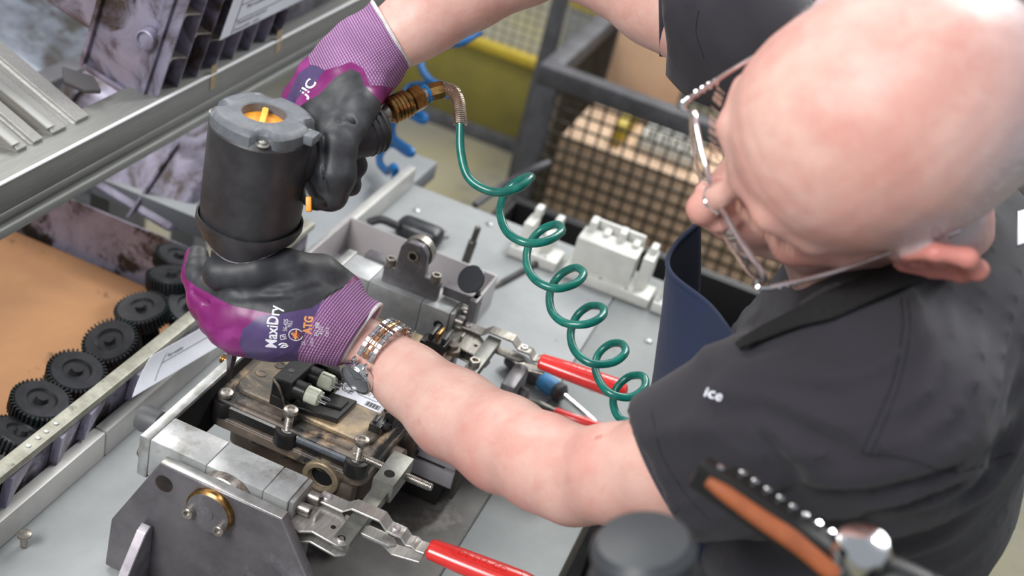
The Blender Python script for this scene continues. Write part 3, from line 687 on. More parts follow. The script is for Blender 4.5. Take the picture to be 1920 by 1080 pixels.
bm = BM(); box(bm, (.0, .2948, ZF - .012), (.04, .31, ZF + .004), .002); O('stop_block', bm, M_STEEL, fx)
bm = BM(); box(bm, (.108, .275, ZF + .004), (.150, .289, ZF + .016), .001); box(bm, (.143, .268, 1.005), (.152, .289, ZF + .016), .001)
O('lever_strip', bm, M_STEEL, fx)
kp = at(884, 524, d=1.36); ka = (CB * .75 - CR * .3 + CU * .25).normalized()
bm = BM(); lathe(bm, kp - ka * .02, ka, [(.004, 0), (.005, .006), (.0155, .018), (.0165, .021), (.0155, .0225), (0, .0235)], 32); O('cone_knob', bm, mat('black_cone', '3b3b40', rough=.3), fx)
bm = BM(); tube(bm, [kp - ka * .018, Vector((.150, .285, ZF + .005))], .003, 8, smooth=False); O('knob_stem', bm, M_STEEL, fx)
# toggle clamps
def clamp(yc, zc, x0, mm, dark):
    cl = BM()
    prism(cl, [(0, -.030), (.012, -.034), (.022, -.027), (.048, -.030), (.055, -.024), (.056, -.012), (.030, .012), (0, .012)], (x0, yc, zc - .008), VX, VY, VZ, .0028, .0007)
    prism(cl, [(0, -.030), (.012, -.034), (.022, -.027), (.048, -.030), (.055, -.024), (.056, -.012), (.030, .012), (0, .012)], (x0, yc, zc - .020), VX, VY, VZ, .0028, .0007)
    main = O('toggle_clamp', cl, mm, fx)
    WL[main.name] = WL[fx.name]
    def strip(zoff, name):
        prof = [(.004, 0), (.030, 0), (.038, .0075), (.066, .0075), (.074, .0), (.088, .0), (.094, -.006), (.100, -.0045), (.104, -.007), (.112, -.006)]
        top = prof; bot = [(x, z - .0026) for x, z in prof[::-1]]; b = BM(); wd = .0075
        prism(b, top + bot, (x0 + .004, yc + .0125 - wd, zc + zoff), VX, VZ, VY, wd * 2, .0006); return O(name, b, mm, main)
    strip(.0, 'upper_link')
    b = BM(); prism(b, [(.030, 0), (.07, 0), (.084, -.008), (.11, -.003), (.11, -.005), (.084, -.0105), (.07, -.0025), (.03, -.0025)], (x0 + .004, yc + .004, zc - .014), VX, VZ, VY, .014, .0005); O('lower_link', b, mm, main)
    b = BM(); prism(b, [(.0, -.006), (.04, -.006), (.046, 0), (.04, .006), (0, .006)], (x0 + .045, yc + .004, zc - .012), VX, VY, VZ, .004, .0006); O('slotted_bar', b, mm, main)
    for (dx, dy, dz) in ((.015, .0125, .0), (.084, .0125, .0), (.048, -.022, -.0052)):
        b = BM(); lathe(b, (x0 + dx, yc + dy, zc + dz), VZ, [(.0042, 0), (.0042, .0016), (.0036, .0022), (.0025, .0022), (.0022, .001), (0, .001)], 18); O('rivet', b, mat('bright_rivet', 'c9c3c6', rough=.35, metal=.6), main)
    b = BM(); lathe(b, (x0 + .035, yc - .012, zc - .0053), VZ, [(.0024, 0), (.0024, .0003), (0, .0003)], 14); O('hole', b, M_HOLE, main)
    b = BM(); box(b, (x0 + .016, yc - .016, zc - .0055), (x0 + .019, yc - .006, zc + .002), .001); O('tab', b, mm, main)
    # arm reaching towards the clamped unit
    return main
def grip(main, x0, yc, zc, lab):
    b = BM(); g = [(0, 0), (.0085, 0), (.0105, .002), (.0125, .03), (.0135, .07), (.0138, .088), (.0125, .095), (.009, .1005), (.004, .1025), (0, .103)]
    ax_ = Vector((1, .045, .02)).normalized(); p0 = Vector((x0, yc, zc)); lathe(b, p0, ax_, g, 32, xh=VZ)
    for v in b.verts: d = v.co - p0; v.co = v.co - VZ * ((d.z - ax_.z * d.dot(ax_)) * .22)
    o = O('red_grip', b, M_RED, main, label=lab); bv = bvh_of(o)
    t = text_bm('DE-STA-CO', p0 + ax_ * .026 - VY * .0035 + VZ * .02, ax_, VY, .0085, VZ, .00025, 1.05, bvh=bv); O('embossed_text', t, mat('red_emboss', 'b8201f', rough=.35), main)
    pts = []
    for k in range(33):
        a = 2 * PI * k / 32; q = p0 + ax_ * (.052 + .033 * math.copysign(abs(math.cos(a)) ** .45, math.cos(a))) + VY * .0062 * math.copysign(abs(math.sin(a)) ** .6, math.sin(a)); h = bv.ray_cast(q + VZ * .04, -VZ, .08)
        if h[0] is not None: pts.append(h[0])
    b = BM(); tube(b, pts, .00028, 5, smooth=False); O('embossed_ring', b, mat('red_emboss', 'b8201f'), main)
YC1, ZC1 = -.088, 1.037
c1_ = clamp(YC1, ZC1, .1345, brushed('clamp_steel', 'c2c0bc', 'a5a29d', .42, (20, 3, 20), .7), 0)
grip(c1_, .252, YC1 + .011, ZC1 - .004, 'red vinyl grip of the near clamp, cut by the bottom edge')
YC2, ZC2 = .253, 1.036
c2_ = clamp(YC2, ZC2, .1345, brushed('clamp_steel_dark', '9b9790', '78746e', .42, (20, 3, 20), .7), 0)
grip(c2_, .240, YC2 + .006, ZC2 - .004, 'red vinyl grip of the far clamp, over the bench')
M_DARKST = mat('gunmetal_bar', '878884', '70706c', 40, rough=.45, metal=.6, bump=.1, c3='8d8c84', s3=50, rv=.2)
bm = BM(); box(bm, (.176, -.112, 1.022), (.1915, -.028, 1.034), .0006); O('clamp_arm', bm, M_DARKST, fx)
bm = BM(); box(bm, (.1745, -.035, 1.023), (.1955, .011, 1.0445), .0006); O('clamp_head', bm, M_DARKST, fx)
bm = BM(); lathe(bm, (.185, -.022, 1.0445), VZ, [(.0052, 0), (.005, .0003), (0, .0003)], 20); O('bore', bm, M_HOLE, fx)
bm = BM(); cyl(bm, (.140, .000, 1.030), (.222, .000, 1.030), .0036)
for i in range(24):
    x = .142 + i * .0014 if i < 21 else 0
    if x: lathe(bm, (x, 0, 1.030), VX, [(.0036, 0), (.0042, .0004), (.0036, .0009)], 12)
for i in range(16): lathe(bm, (.198 + i * .0014, 0, 1.030), VX, [(.0036, 0), (.0042, .0004), (.0036, .0009)], 12)
O('threaded_rod', bm, M_BOLT, fx)
bm = BM(); box(bm, (.176, .135, 1.026), (.1915, .262, 1.037), .0006); O('clamp_arm', bm, M_DARKST, fx)
bm = BM(); box(bm, (.1745, .135, 1.010), (.1955, .182, 1.030), .0006); box(bm, (.1655, .150, 1.018), (.1745, .175, 1.033), .001); O('clamp_head', bm, M_DARKST, fx)
hexbolt(fx, (.184, .196, 1.037), VZ, .0062, .008)
# slotted support blocks under the unit
for z0, z1 in ((.935, .955), (.960, .995)):
    bm = BM(); box(bm, (.06, .115, z0), (.213, .23, z1), .001); O('support_bar', bm, mat('pale_support', 'bab6bb', 'a9a5aa', 20, rough=.5, metal=.1), fx)
bm = BM(); box(bm, (.10, .118, .903), (.200, .225, .994), .001); O('support_core', bm, mat('dark_core', '1f1d1c', rough=.7), fx)
bm = BM(); box(bm, (.2135, .112, .925), (.218, .233, .999), .001); O('support_end', bm, mat('dark_end', '3d3832', rough=.6), fx)
bm = BM(); box(bm, (.214, .21, .93), (.232, .262, 1.02), .006); lathe(bm, (.236, .24, .985), VX, [(.016, -.01), (.016, .004), (.012, .006), (0, .006)], 20); O('pivot_knob', bm, M_STEEL, fx)

# ================================================================ UNIT BEING SERVICED
un = empty('brake_control_unit', (.08, .1, .96), 'dusty black-and-brown electronic valve unit clamped in the fixture', 'unit')
def rrect(x0, y0, x1, y1, r, n=5):
    out = []
    for cx, cy, a0 in ((x1 - r, y1 - r, 0), (x0 + r, y1 - r, 90), (x0 + r, y0 + r, 180), (x1 - r, y0 + r, 270)):
        for i in range(n + 1): a = math.radians(a0 + 90 * i / n); out.append((cx + r * math.cos(a), cy + r * math.sin(a)))
    return out
UX0, UX1, UY0, UY1 = -.013, .158, -.010, .222
bm = BM(); prism(bm, rrect(UX0 + .006, UY0 + .034, UX1 - .006, UY1 - .006, .012), (0, 0, .953), VX, VY, VZ, .05, .002); O('cast_body', bm, M_HOUS, un)
bm = BM(); prism(bm, rrect(UX0, UY0, UX1, UY1, .012), (0, 0, 1.000), VX, VY, VZ, .012, .0015); prism(bm, rrect(UX0 - .001, UY0 - .001, UX1 + .001, UY1 + .001, .012), (0, 0, 1.0125), VX, VY, VZ, .0022, .0008); O('lower_flange', bm, M_DUST, un)
bm = BM(); prism(bm, rrect(UX0 + .001, UY0 + .001, UX1 - .001, UY1 - .001, .012), (0, 0, 1.015), VX, VY, VZ, .014, .002); O('black_gasket', bm, M_BLKG, un)
bm = BM(); prism(bm, rrect(UX0 + .001, UY0 + .002, UX1 - .001, UY1 - .002, .012), (0, 0, 1.028), VX, VY, VZ, .0045, .0016); O('cover_rim', bm, M_DUST, un)
bm = BM(); prism(bm, rrect(UX0 + .013, UY0 + .022, UX1 - .008, UY1 - .01, .012), (0, 0, 1.031), VX, VY, VZ, .0065, .0016); O('cover_top', bm, M_DUSTT, un)
bm = BM()
for a, b in (((.012, -.002), (.062, -.001)), ((.084, .0), (.136, .001))): tube(bm, [(a[0], a[1], 1.0335), (b[0], b[1], 1.0335)], .0022, 8, smooth=False)
O('cover_bead', bm, M_DUST, un)
bm = BM(); tube(bm, [(.084, -.0075, 1.0255), (.136, -.0065, 1.0255)], .0042, 10, smooth=False); O('side_bead', bm, mat('blue_grey_plastic', '5a626b', '43474e', 60, rough=.4), un)
SC = [(.0, .0, 0), (.071, -.004, .016), (.146, -.003, .016)]
for i, (x, y, up) in enumerate(SC):
    bm = BM(); lathe(bm, (x, y - .001, 1.014), VZ, [(.0125, 0), (.0125, .012), (.0115, .0155), (.0075, .016), (.0072, .010), (0, .010)], 28); O('screw_boss', bm, M_BLKG, un)
    zb_ = 1.033 + up
    bm = BM(); cyl(bm, (x, y - .001, 1.024), (x, y - .001, zb_ + .001), .0034)
    if up:
        for k in range(10): lathe(bm, (x, y - .001, 1.029 + k * .0017), VZ, [(.0034, 0), (.0041, .0006), (.0034, .0012)], 12)
    lathe(bm, (x, y - .001, zb_ + .001), VZ, [(.0072, 0), (.0076, .0018), (.0068, .0042), (.0045, .0052), (.0032, .0052), (.0026, .0036), (0, .0036)], 24)
    O('cover_screw', bm, M_BOLT, un)
for p in ((-.008, .215), (.146, .212), (-.009, .10)):
    bm = BM(); lathe(bm, (p[0] + .006, p[1], 1.03), VZ, [(.009, 0), (.009, .006), (.006, .007), (.006, .012), (0, .0125)], 18); O('screw_boss', bm, M_DUST, un)
bm = BM(); cyl(bm, (.03, .20, 1.04), (.055, .205, 1.048), .005); O('pipe_nipple', bm, M_PLUGW, un)
for x, y in ((.012, .045), (.020, .068)):
    bm = BM(); lathe(bm, (x, y, 1.0375), VZ, [(.0058, 0), (.0056, .0008), (.0036, .0008), (.0034, .0003), (0, .0003)], 20); O('round_mark', bm, M_DUST, un)
# connector block with the two white plugs
bm = BM()
BX0, BY0 = .041, .009
prism(bm, [(0, 0), (.020, .002), (.022, .052), (.034, .054), (.034, .118), (0, .118)], (BX0, BY0, 1.0375), VX, VY, VZ, .0315, .0012); box(bm, (BX0 + .02, BY0 + .05, 1.056), (BX0 + .05, BY0 + .112, 1.0665), .001)
prism(bm, [(0, 0), (.018, -.002), (.03, -.002), (.002, -.001)], (BX0, BY0, 1.0375), VX, VY, VZ, .012, .0005); O('connector_block', bm, M_BLKG, un)
bm = BM(); tube(bm, [(BX0 + .001, BY0 - .001, 1.068), (BX0 + .010, BY0 - .003, 1.062), (BX0 + .021, BY0 - .006, 1.044), (BX0 + .030, BY0 - .016, 1.034)], .0013, 6); O('molding_rib', bm, M_DUST, un)
for k, (y, s) in enumerate(((BY0 + .012, 'N'), (BY0 + .040, 'P'))):
    p = Vector((BX0 + .020, y, 1.0575)); bm = BM(); lathe(bm, p, VX, [(.0095, -.004), (.0095, .010), (.0100, .0105), (.0100, .012), (.009, .0125), (0, .0125)], 24); O('plug_collar', bm, M_BLKG, un)
    bm = BM(); q = p + VX * .0125; lathe(bm, q, VX, [(.0085, 0), (.0085, .010), (.0078, .013), (0, .013)], 24); box(bm, (.001, -.002, -.0002), (.014, .002, .0096), .001, (VX, VY, VZ), q)
    box(bm, (.001, .0076, -.002), (.014, .0094, .002), .0006, (VX, VY, VZ), q); O('white_plug', bm, M_PLUGW, un)
    for dy in (-.0035, .004): bm = BM(); cyl(bm, q + Vector((.012, dy, 0)), q + Vector((.0225, dy, 0)), .0015, seg=10); O('pin', bm, M_CHROME, un)
for (x, y, s, z_) in ((.0505, .022, 'L4', .0055), (.049, .060, '2AU1', .006), (.0505, .098, 'X1', .006)):
    O('moulded_mark', text_bm(s, (x + .004, y - .004, 1.069), (.0, 1, 0), (-1, 0, 0), z_, VZ, .0002), mat('moulded_mark_grey', '4a4846', rough=.5), un)
bm = BM(); lathe(bm, (BX0 + .011, BY0 + .060 + .018, 1.069), VZ, [(.0048, 0), (.0046, .0004), (.0034, .0004), (.0033, .0001), (0, .0001)], 20); O('round_mark', bm, M_HOLE, un)
bm = BM(); lathe(bm, (BX0 + .009, BY0 + .02, 1.069), VZ, [(.003, 0), (.003, .0003), (.002, .0003)], 16); lathe(bm, (BX0 + .009, BY0 + .053, 1.069), VZ, [(.0026, 0), (.0026, .0003), (0, .0003)], 16); O('round_mark', bm, mat('moulded_mark_grey', '4a4846'), un)
bm = BM(); prism(bm, [(.062, .012), (.110, .020), (.112, .058), (.062, .052)], (0, 0, 1.0375), VX, VY, VZ, .006, .001); prism(bm, [(.085, .030), (.106, .034), (.107, .050), (.086, .047)], (0, 0, 1.043), VX, VY, VZ, .003, .0008); O('flat_connector', bm, M_BLKG, un)
bm = BM(); box(bm, (.066, .105, 1.0375), (.10, .15, 1.058), .003); box(bm, (.060, .122, 1.05), (.085, .16, 1.066), .003); box(bm, (.078, .062, 1.0375), (.084, .104, 1.052), .001); O('cable_clip', bm, M_BLKG, un)
lb = BM(); box(lb, (.086, .060, 1.0376), (.137, .108, 1.0380)); O('type_label', lb, M_PAPER, un, label='white printed type label')
for s, x, y, sz in (('K', .0925, .0865, .011), ('TRAILER E', .1010, .068, .0068), ('21  8  07', .1095, .078, .0036), ('C3  4', .1165, .078, .0036), ('P1  2  22', .1225, .078, .0036)):
    O('printed_text', text_bm(s, (x, y, 1.0381), VY, -VX, sz, VZ, .0001), M_INK if sz < .005 else mat('black_ink', '151515', rough=.8), un)
bm = BM()
for i in range(14):
    x = .118 + i * .0011; box(bm, (x, .0625, 1.0381), (x + (.0008 if i % 3 else .0004), .070, 1.0383))
O('barcode', bm, mat('black_ink', '151515'), un, kind='stuff')
bm = BM()
for r in (.0058, .0036):
    pts = [(.093 + r * math.cos(a), .076 + r * math.sin(a), 1.0382) for a in np.linspace(0, 2 * PI, 22)]; tube(bm, pts, .00035, 4, smooth=False)
O('round_logo', bm, mat('black_ink', '151515'), un)
bm = BM()
pts = [(a[0], a[1], 1.0382) for a in rrect(.104, .074, .128, .104, .003, 3)]; tube(bm, pts + pts[:1], .00025, 4, smooth=False); O('printed_frame', bm, M_INK, un)
# stacked clips at the right edge, wire bundle, far connector
for k, (x, y, z, a, b, c) in enumerate(((.138, .030, 1.036, .012, .018, .010), (.146, .048, 1.034, .010, .016, .018), (.138, .066, 1.036, .010, .014, .016), (.147, .080, 1.034, .012, .03, .02), (.136, .108, 1.036, .016, .03, .012))):
    bm = BM(); box(bm, (x, y, z), (x + a, y + b, z + c), .001); box(bm, (x + .002, y + .003, z + c - .001), (x + a * .5, y + b - .004, z + c + .003), .0006); O('black_clip', bm, M_BLKG, un)
bm = BM()
for k in range(5): tube(bm, [(.150, .035 + k * .004, 1.044 - k * .004), (.156, .07, 1.036 - k * .006), (.1555, .11, 1.034 - k * .006), (.150, .16, 1.03 - k * .005)], .0028, 6)
O('side_wires', bm, M_BLKG, un)
bm = BM(); x, y = .128, .186; box(bm, (x, y, 1.036), (x + .022, y + .03, 1.052), .002); box(bm, (x - .008, y + .004, 1.036), (x + .004, y + .022, 1.046), .002); box(bm, (x + .001, y + .002, 1.05), (x + .006, y + .026, 1.060), .001); box(bm, (x + .016, y + .002, 1.05), (x + .021, y + .026, 1.060), .001); O('far_connector', bm, M_BLKG, un)
bm = BM(); box(bm, (x + .009, y + .004, 1.052), (x + .0125, y + .02, 1.062), .0006); O('brass_pin', bm, M_BRASS, un)
# ports and bosses in front
pp = at(608, 893, z=.992) + VY * .016 + VZ * .004; bm = BM()
lathe(bm, pp, -VY, [(.022, 0), (.0200, .008), (.0190, .026), (.018, .027), (.0135, .027), (.0125, .025)] + [(.0125 - .0007 * (i % 2), .025 - i * .0016) for i in range(1, 11)] + [(0, .008)], 36); O('threaded_port', bm, mat('sandy_port_casting', 'a3937a', '7d6e5c', 60, rough=.5, metal=.3, bump=.1), un)
bm = BM(); lathe(bm, pp - VY * .0195, -VY, [(.0116, 0), (.0116, .0003), (0, .0003)], 28); O('port_bore', bm, mat('port_shade', '181b20', rough=.5), un)  # dark disc inside the port; shade of the bore put into its colour
bm = BM(); box(bm, (.128, -.012, .965), (.150, .004, .998), .004); lathe(bm, (.145, -.012, .978), -VY, [(.0075, 0), (.0075, .004), (.0035, .0045), (.003, .006), (0, .0065)], 18); O('lug', bm, M_HOUS, un)
for x, rr in ((.065, .011), (.03, .008)): bm = BM(); lathe(bm, (x, .012, .983), VZ, [(rr * .7, 0), (rr, .006), (rr, .017)], 18); O('underside_boss', bm, M_HOUS, un)
bm = BM(); lathe(bm, (.05, .02, .953), -VY * .5 + -VZ, [(.03, 0), (.028, .012), (.015, .022), (0, .024)], 24); lathe(bm, (.12, .03, .953), -VZ, [(.025, 0), (.023, .02), (0, .022)], 24); O('underside_casting', bm, M_HOUS, un)
for y, z, r in ((.06, .985, .018), (.11, .975, .015)):
    bm = BM(); lathe(bm, (UX1 - .008, y, z), VX, [(r, 0), (r, .018), (r * .8, .02), (r * .6, .02), (r * .6, .01), (0, .01)], 28); O('side_port', bm, M_HOUS, un)
bm = BM(); tube(bm, [(.02, -.01, .965), (.06, -.022, .955), (.10, -.03, .960)], .007, 8); O('lower_rib', bm, mat('ochre_grime', '7f623f', '4a3f36', 60, rough=.6), un)

# ================================================================ IMPACT WRENCH
wr = empty('impact_wrench', (0, 0, 1.055), 'black pneumatic impact wrench with orange dial, held upright over the unit', 'wrench')
def ring_obj(prof, n=64, lob=.0, notches=(), m=None, name='body', ex=1.0):
    bm = BM(); lathe(bm, (0, 0, 0), VZ, prof, n, xh=VX)
    for v in bm.verts:
        a = math.atan2(v.co.y, v.co.x); k = 1 + lob * math.cos(4 * (a - .6)) * (1 if abs(v.co.x) + abs(v.co.y) > .02 else 0)
        v.co.x *= k; v.co.y *= k
    return O(name, bm, m, wr)
WZ = 1.2300
ring_obj([(.036, WZ - .012), (.0405, WZ - .004), (.0425, WZ + .004), (.0435, WZ + .02), (.0435, 1.322), (.040, 1.3265), (.02, 1.3268), (0, 1.3268)], 64, .022, m=M_BLK)
# skirt with the scuffed wavy lower edge
bm = BM(); n = 64; g = []
for i in range(n + 1):
    a = 2 * PI * i / n; lo_ = WZ - .010 - .008 * math.exp(-((math.atan2(math.sin(a + 1.35), math.cos(a + 1.35))) / .7) ** 2) + .003 * math.cos(2 * a); k = 1 + .022 * math.cos(4 * (a - .6))
    g.append([Vector((math.cos(a) * r * k, math.sin(a) * r * k, z)) for r, z in ((.0450, WZ + .006), (.0452, WZ), (.0425, WZ - .006), (.0400, lo_), (.0375, lo_ - .0005))])
sheet(bm, g, .0018); O('skirt', bm, mat('worn_black_skirt', '2a292c', '3c3a3d', 40, rough=.42, bump=.1, bscale=500), wr)
bm = BM(); pts = []
for i in range(30):
    a = -2.1 + 2.0 * i / 29; lo_ = WZ - .010 - .008 * math.exp(-((math.atan2(math.sin(a + 1.35), math.cos(a + 1.35))) / .7) ** 2) + .003 * math.cos(2 * a); k = 1 + .022 * math.cos(4 * (a - .6)); pts.append((math.cos(a) * .0404 * k, math.sin(a) * .0404 * k, lo_ + .001))
tube(bm, pts, .0013, 6, smooth=False); O('scuffed_edge', bm, mat('scuffed_plastic', '77707a', '4a474c', 200, .45, .6, rough=.7), wr)
q = at(423, 425, d=1.03); a_ = math.atan2(q.y, q.x)
bm = BM(); ax_ = Vector((math.cos(a_), math.sin(a_), 0)); lathe(bm, ax_ * .0440 + Vector((0, 0, WZ + .003)), ax_, [(.003, 0), (.003, .0012), (.0015, .0014), (0, .0008)], 14); O('cap_screw', bm, M_BOLT, wr)
ring_obj([(.0300, WZ - .002), (.0300, 1.180), (.0285, 1.168), (.0285, 1.150), (.022, 1.143), (.016, 1.140), (.015, 1.118), (.0, 1.118)], 40, m=M_BLKG, name='nose')
M_CAP = mat('worn_grey_cap', '6c7075', '585b60', 60, rough=.5, bump=.1, bscale=500, c3='8d9094', s3=60, lo3=.6, hi3=.7)
# end cap: notched plate with a round window
bm = BM(); n = 96; nt = (-1.05, .35, 1.95, 3.45); prof = []
def rad(a, ins=0):
    r = .0425 * (1 + .025 * math.cos(4 * (a - .6)))
    for k in nt:
        d = math.atan2(math.sin(a - k), math.cos(a - k)); w_ = .20
        if abs(d) < w_: r -= .0085 * math.sqrt(max(0, 1 - (d / w_) ** 2))
    return r - ins
rings = []
for ins, z, inner in ((0, 1.320, 0), (0, 1.3325, 0), (.0035, 1.3365, 0), (.007, 1.3375, 0), (0, 1.3375, .0195), (0, 1.3365, .0185), (0, 1.3285, .0183)):
    rings.append([bm.verts.new((math.cos(a) * (inner or rad(a, ins)), math.sin(a) * (inner or rad(a, ins)), z)) for a in [2 * PI * i / n for i in range(n)]])
for A_, B_ in zip(rings, rings[1:]):
    for i in range(n): j = (i + 1) % n; bm.faces.new((A_[i], A_[j], B_[j], B_[i]))
O('end_cap', bm, M_CAP, wr)
bm = BM(); lathe(bm, (0, 0, 1.3275), VZ, [(.0184, 0), (.0182, .0015), (0, .0015)], 40); O('dial', bm, M_ORANGE, wr)
bm = BM(); da = Vector((-.40, .92, 0)).normalized(); box(bm, (-.0155, -.0028, .0015), (.0155, .0028, .0078), .0016, (da, VZ.cross(da), VZ), (0, 0, 1.3275), 3); O('dial_lever', bm, mat('orange_lever', 'f7bd48', 'f2b03c', 60, rough=.4), wr)
for k in nt:
    p = Vector((math.cos(k) * .0395, math.sin(k) * .0395, 1.3268)); bm = BM(); lathe(bm, p, VZ, [(.0062, 0), (.0062, .001), (.0034, .0015), (.0034, .003), (.0012, .0035), (0, .003)], 18); O('cap_screw', bm, mat('worn_cap_screw', 'a9a7a2', rough=.4, metal=.8), wr)
for s in (0,):
    a = .05; p = Vector((math.cos(a) * .044, math.sin(a) * .044, 1.331)); bm = BM(); box(bm, (-.004, -.008, -.006), (.006, .008, .003), .002, (Vector((math.cos(a), math.sin(a), 0)), Vector((-math.sin(a), math.cos(a), 0)), VZ), p); O('side_tab', bm, M_CAP, wr)
bm = BM(); lathe(bm, (0, 0, 1.0545), VZ, [(.0026, 0), (.0034, .001), (.0036, .014), (.0050, .022), (.0054, .024), (.0054, .068)], 6); O('driver_bit', bm, mat('dark_bit', '6e6670', rough=.3, metal=.9), wr)
H0 = at(545, 300, d=1.065); H1 = at(690, 243, d=1.105); HA = (H1 - H0).normalized()
bm = BM(); tube(bm, [H0, H0.lerp(H1, .35), H0.lerp(H1, .7), H1 - HA * .004, H1 + HA * .010, H1 + HA * .016], [.024, .021, .021, .0235, .0225, .015], 24, 6); O('grip', bm, M_BLK, wr)
bm = BM()
for k in range(3): lathe(bm, H1 + HA * (.006 - k * .006), HA, [(.0228, 0), (.0240, .001), (.0228, .002)], 28)
O('grip_ring', bm, M_BLKG, wr)
T0 = at(590, 380, d=1.065); bm = BM(); tube(bm, [T0 + Vector((-.02, .01, .012)), T0, T0 + HA * .028 + Vector((0, 0, -.002))], [.009, .007, .006], 12); O('trigger_guard', bm, M_BLKG, wr)
bm = BM(); q = at(578, 384, d=1.055); box(bm, (-.002, -.003, -.006), (.003, .003, .007), .001, (CR, CB, CU), q); O('trigger', bm, M_ORANGE, wr)

# ================================================================ AIR HOSES
hs = empty('air_hose', at(1190, 795, z=.9), 'green coiled air hose with brass coupling, from wrench to bench', 'hose')
K0 = at(728, 210, d=1.118); K1 = at(800, 176, d=1.135); KA = (K1 - K0).normalized(); KL = (K1 - K0).length
bm = BM(); lathe(bm, K0 - KA * .014, KA, [(.006, 0), (.006, .010), (.0072, .012), (.0072, .016)], 20); O('steel_nipple', bm, M_BOLT, hs)
bm = BM(); prof = [(.0085, 0), (.0115, .001)]
for i in range(5): prof += [(.0130, .003 + i * .0038), (.0130, .0055 + i * .0038), (.0118, .006 + i * .0038)]
prof += [(.0115, .023), (.0105, .024)]
lathe(bm, K0, KA, prof, 32); O('brass_coupler', bm, M_BRASS, hs)
bm = BM(); lathe(bm, K0 + KA * .0245, KA, [(.0105, 0), (.0125, .001), (.0125, .011), (.011, .012)], 6); O('brass_nut', bm, M_BRASS, hs)
bm = BM(); lathe(bm, K0 + KA * .0370, KA, [(.007, 0), (.007, .004)], 20); O('steel_neck', bm, M_BOLT, hs)
bm = BM(); lathe(bm, K0 + KA * .0410, KA, [(.0075, 0), (.009, .0005), (.009, .003), (.0075, .0035)], 20); O('blue_ring', bm, M_BLUE, hs)
E0 = K0 + KA * .0445; E1 = at(834, 166, d=1.135)
bm = BM(); lathe(bm, E0, (E1 - E0), [(.008, 0), (.0088, .001), (.0088, (E1 - E0).length - .004), (.0075, (E1 - E0).length)], 8); O('brass_ferrule', bm, M_BRASS, hs)
sp = [E1, at(850, 172, d=1.13), at(859, 190, d=1.125), at(862, 212, d=1.12), at(863, 234, d=1.118)]
bm = BM(); ps = spline(sp, 12)
tube(bm, ps, .0047, 12, smooth=False); tot = len(ps)
coil = []; L = 26
for i in range(L * 10):
    t_ = i / (L * 10 - 1) * (tot - 1); k = min(int(t_), tot - 2); p = Vector(ps[k]).lerp(Vector(ps[k + 1]), t_ - k); d_ = Vector(ps[k + 1] - ps[k]); x, y, _ = frame(d_, CB); a = 2 * PI * i / 10; coil.append(p + (x * math.cos(a) + y * math.sin(a)) * .0055)
tube(bm, coil, .0010, 5, smooth=False); O('spring_guard', bm, mat('spring_steel', 'c9b9aa', 'b3a090', 90, rough=.28, metal=.95), hs)
hp = [(863, 228, 1.118), (864, 285, 1.115), (880, 335, 1.11), (925, 360, 1.105), (972, 352, 1.11), (996, 332, 1.13), (978, 336, 1.155), (950, 358, 1.16), (938, 395, 1.15), (950, 434, 1.135), (985, 455, 1.125), (1025, 452, 1.13), (1053, 434, 1.15), (1043, 421, 1.175), (1014, 432, 1.185), (991, 462, 1.18), (989, 500, 1.165), (1008, 528, 1.15), (1043, 541, 1.145), (1080, 531, 1.155), (1094, 513, 1.17), (1078, 502, 1.195), (1050, 516, 1.205), (1032, 545, 1.2), (1034, 582, 1.185), (1058, 605, 1.17), (1098, 608, 1.165), (1128, 594, 1.175), (1130, 577, 1.195), (1106, 574, 1.215), (1082, 592, 1.22), (1070, 625, 1.21), (1078, 658, 1.195), (1108, 681, 1.185), (1148, 680, 1.19), (1172, 662, 1.20), (1166, 645, 1.22), (1142, 646, 1.235), (1120, 668, 1.235), (1118, 700, 1.22), (1140, 735, 1.20), (1180, 745, 1.20), (1208, 727, 1.21), (1206, 706, 1.225), (1180, 706, 1.24), (1156, 728, 1.24), (1150, 758, 1.235), (1163, 785, 1.225), (1195, 792, 1.215), (1228, 780, 1.2)]
bm = BM(); tube(bm, [at(x, y, d=d) for x, y, d in hp], .0040, 12, 7); O('coiled_tube', bm, M_GREEN, hs)
bl = empty('air_hose', at(740, 300, d=1.95), 'blue coiled air hose hanging behind the raised forearm', 'hose')
bp = [(900, 60, 2.0), (858, 82, 1.98), (820, 78, 2.02), (795, 95, 2.03), (790, 125, 2.0), (808, 152, 1.97), (838, 166, 1.96), (840, 178, 1.96), (800, 160, 1.99), (770, 162, 2.02), (758, 178, 2.0), (765, 200, 1.97), (795, 218, 1.95), (790, 226, 1.95), (758, 212, 1.99), (738, 228, 2.0), (738, 258, 1.97), (770, 282, 1.94), (765, 288, 1.95), (735, 270, 1.99), (715, 285, 1.99), (712, 305, 1.97), (725, 322, 1.95)]
bm = BM(); tube(bm, [at(x, y, d=d) for x, y, d in bp] + [at(740, 345, d=1.93), Vector((-.25, 1.08, .4)), Vector((-.25, 1.1, .01))], .0062, 10, 7); O('coiled_tube', bm, M_BLUE, bl)

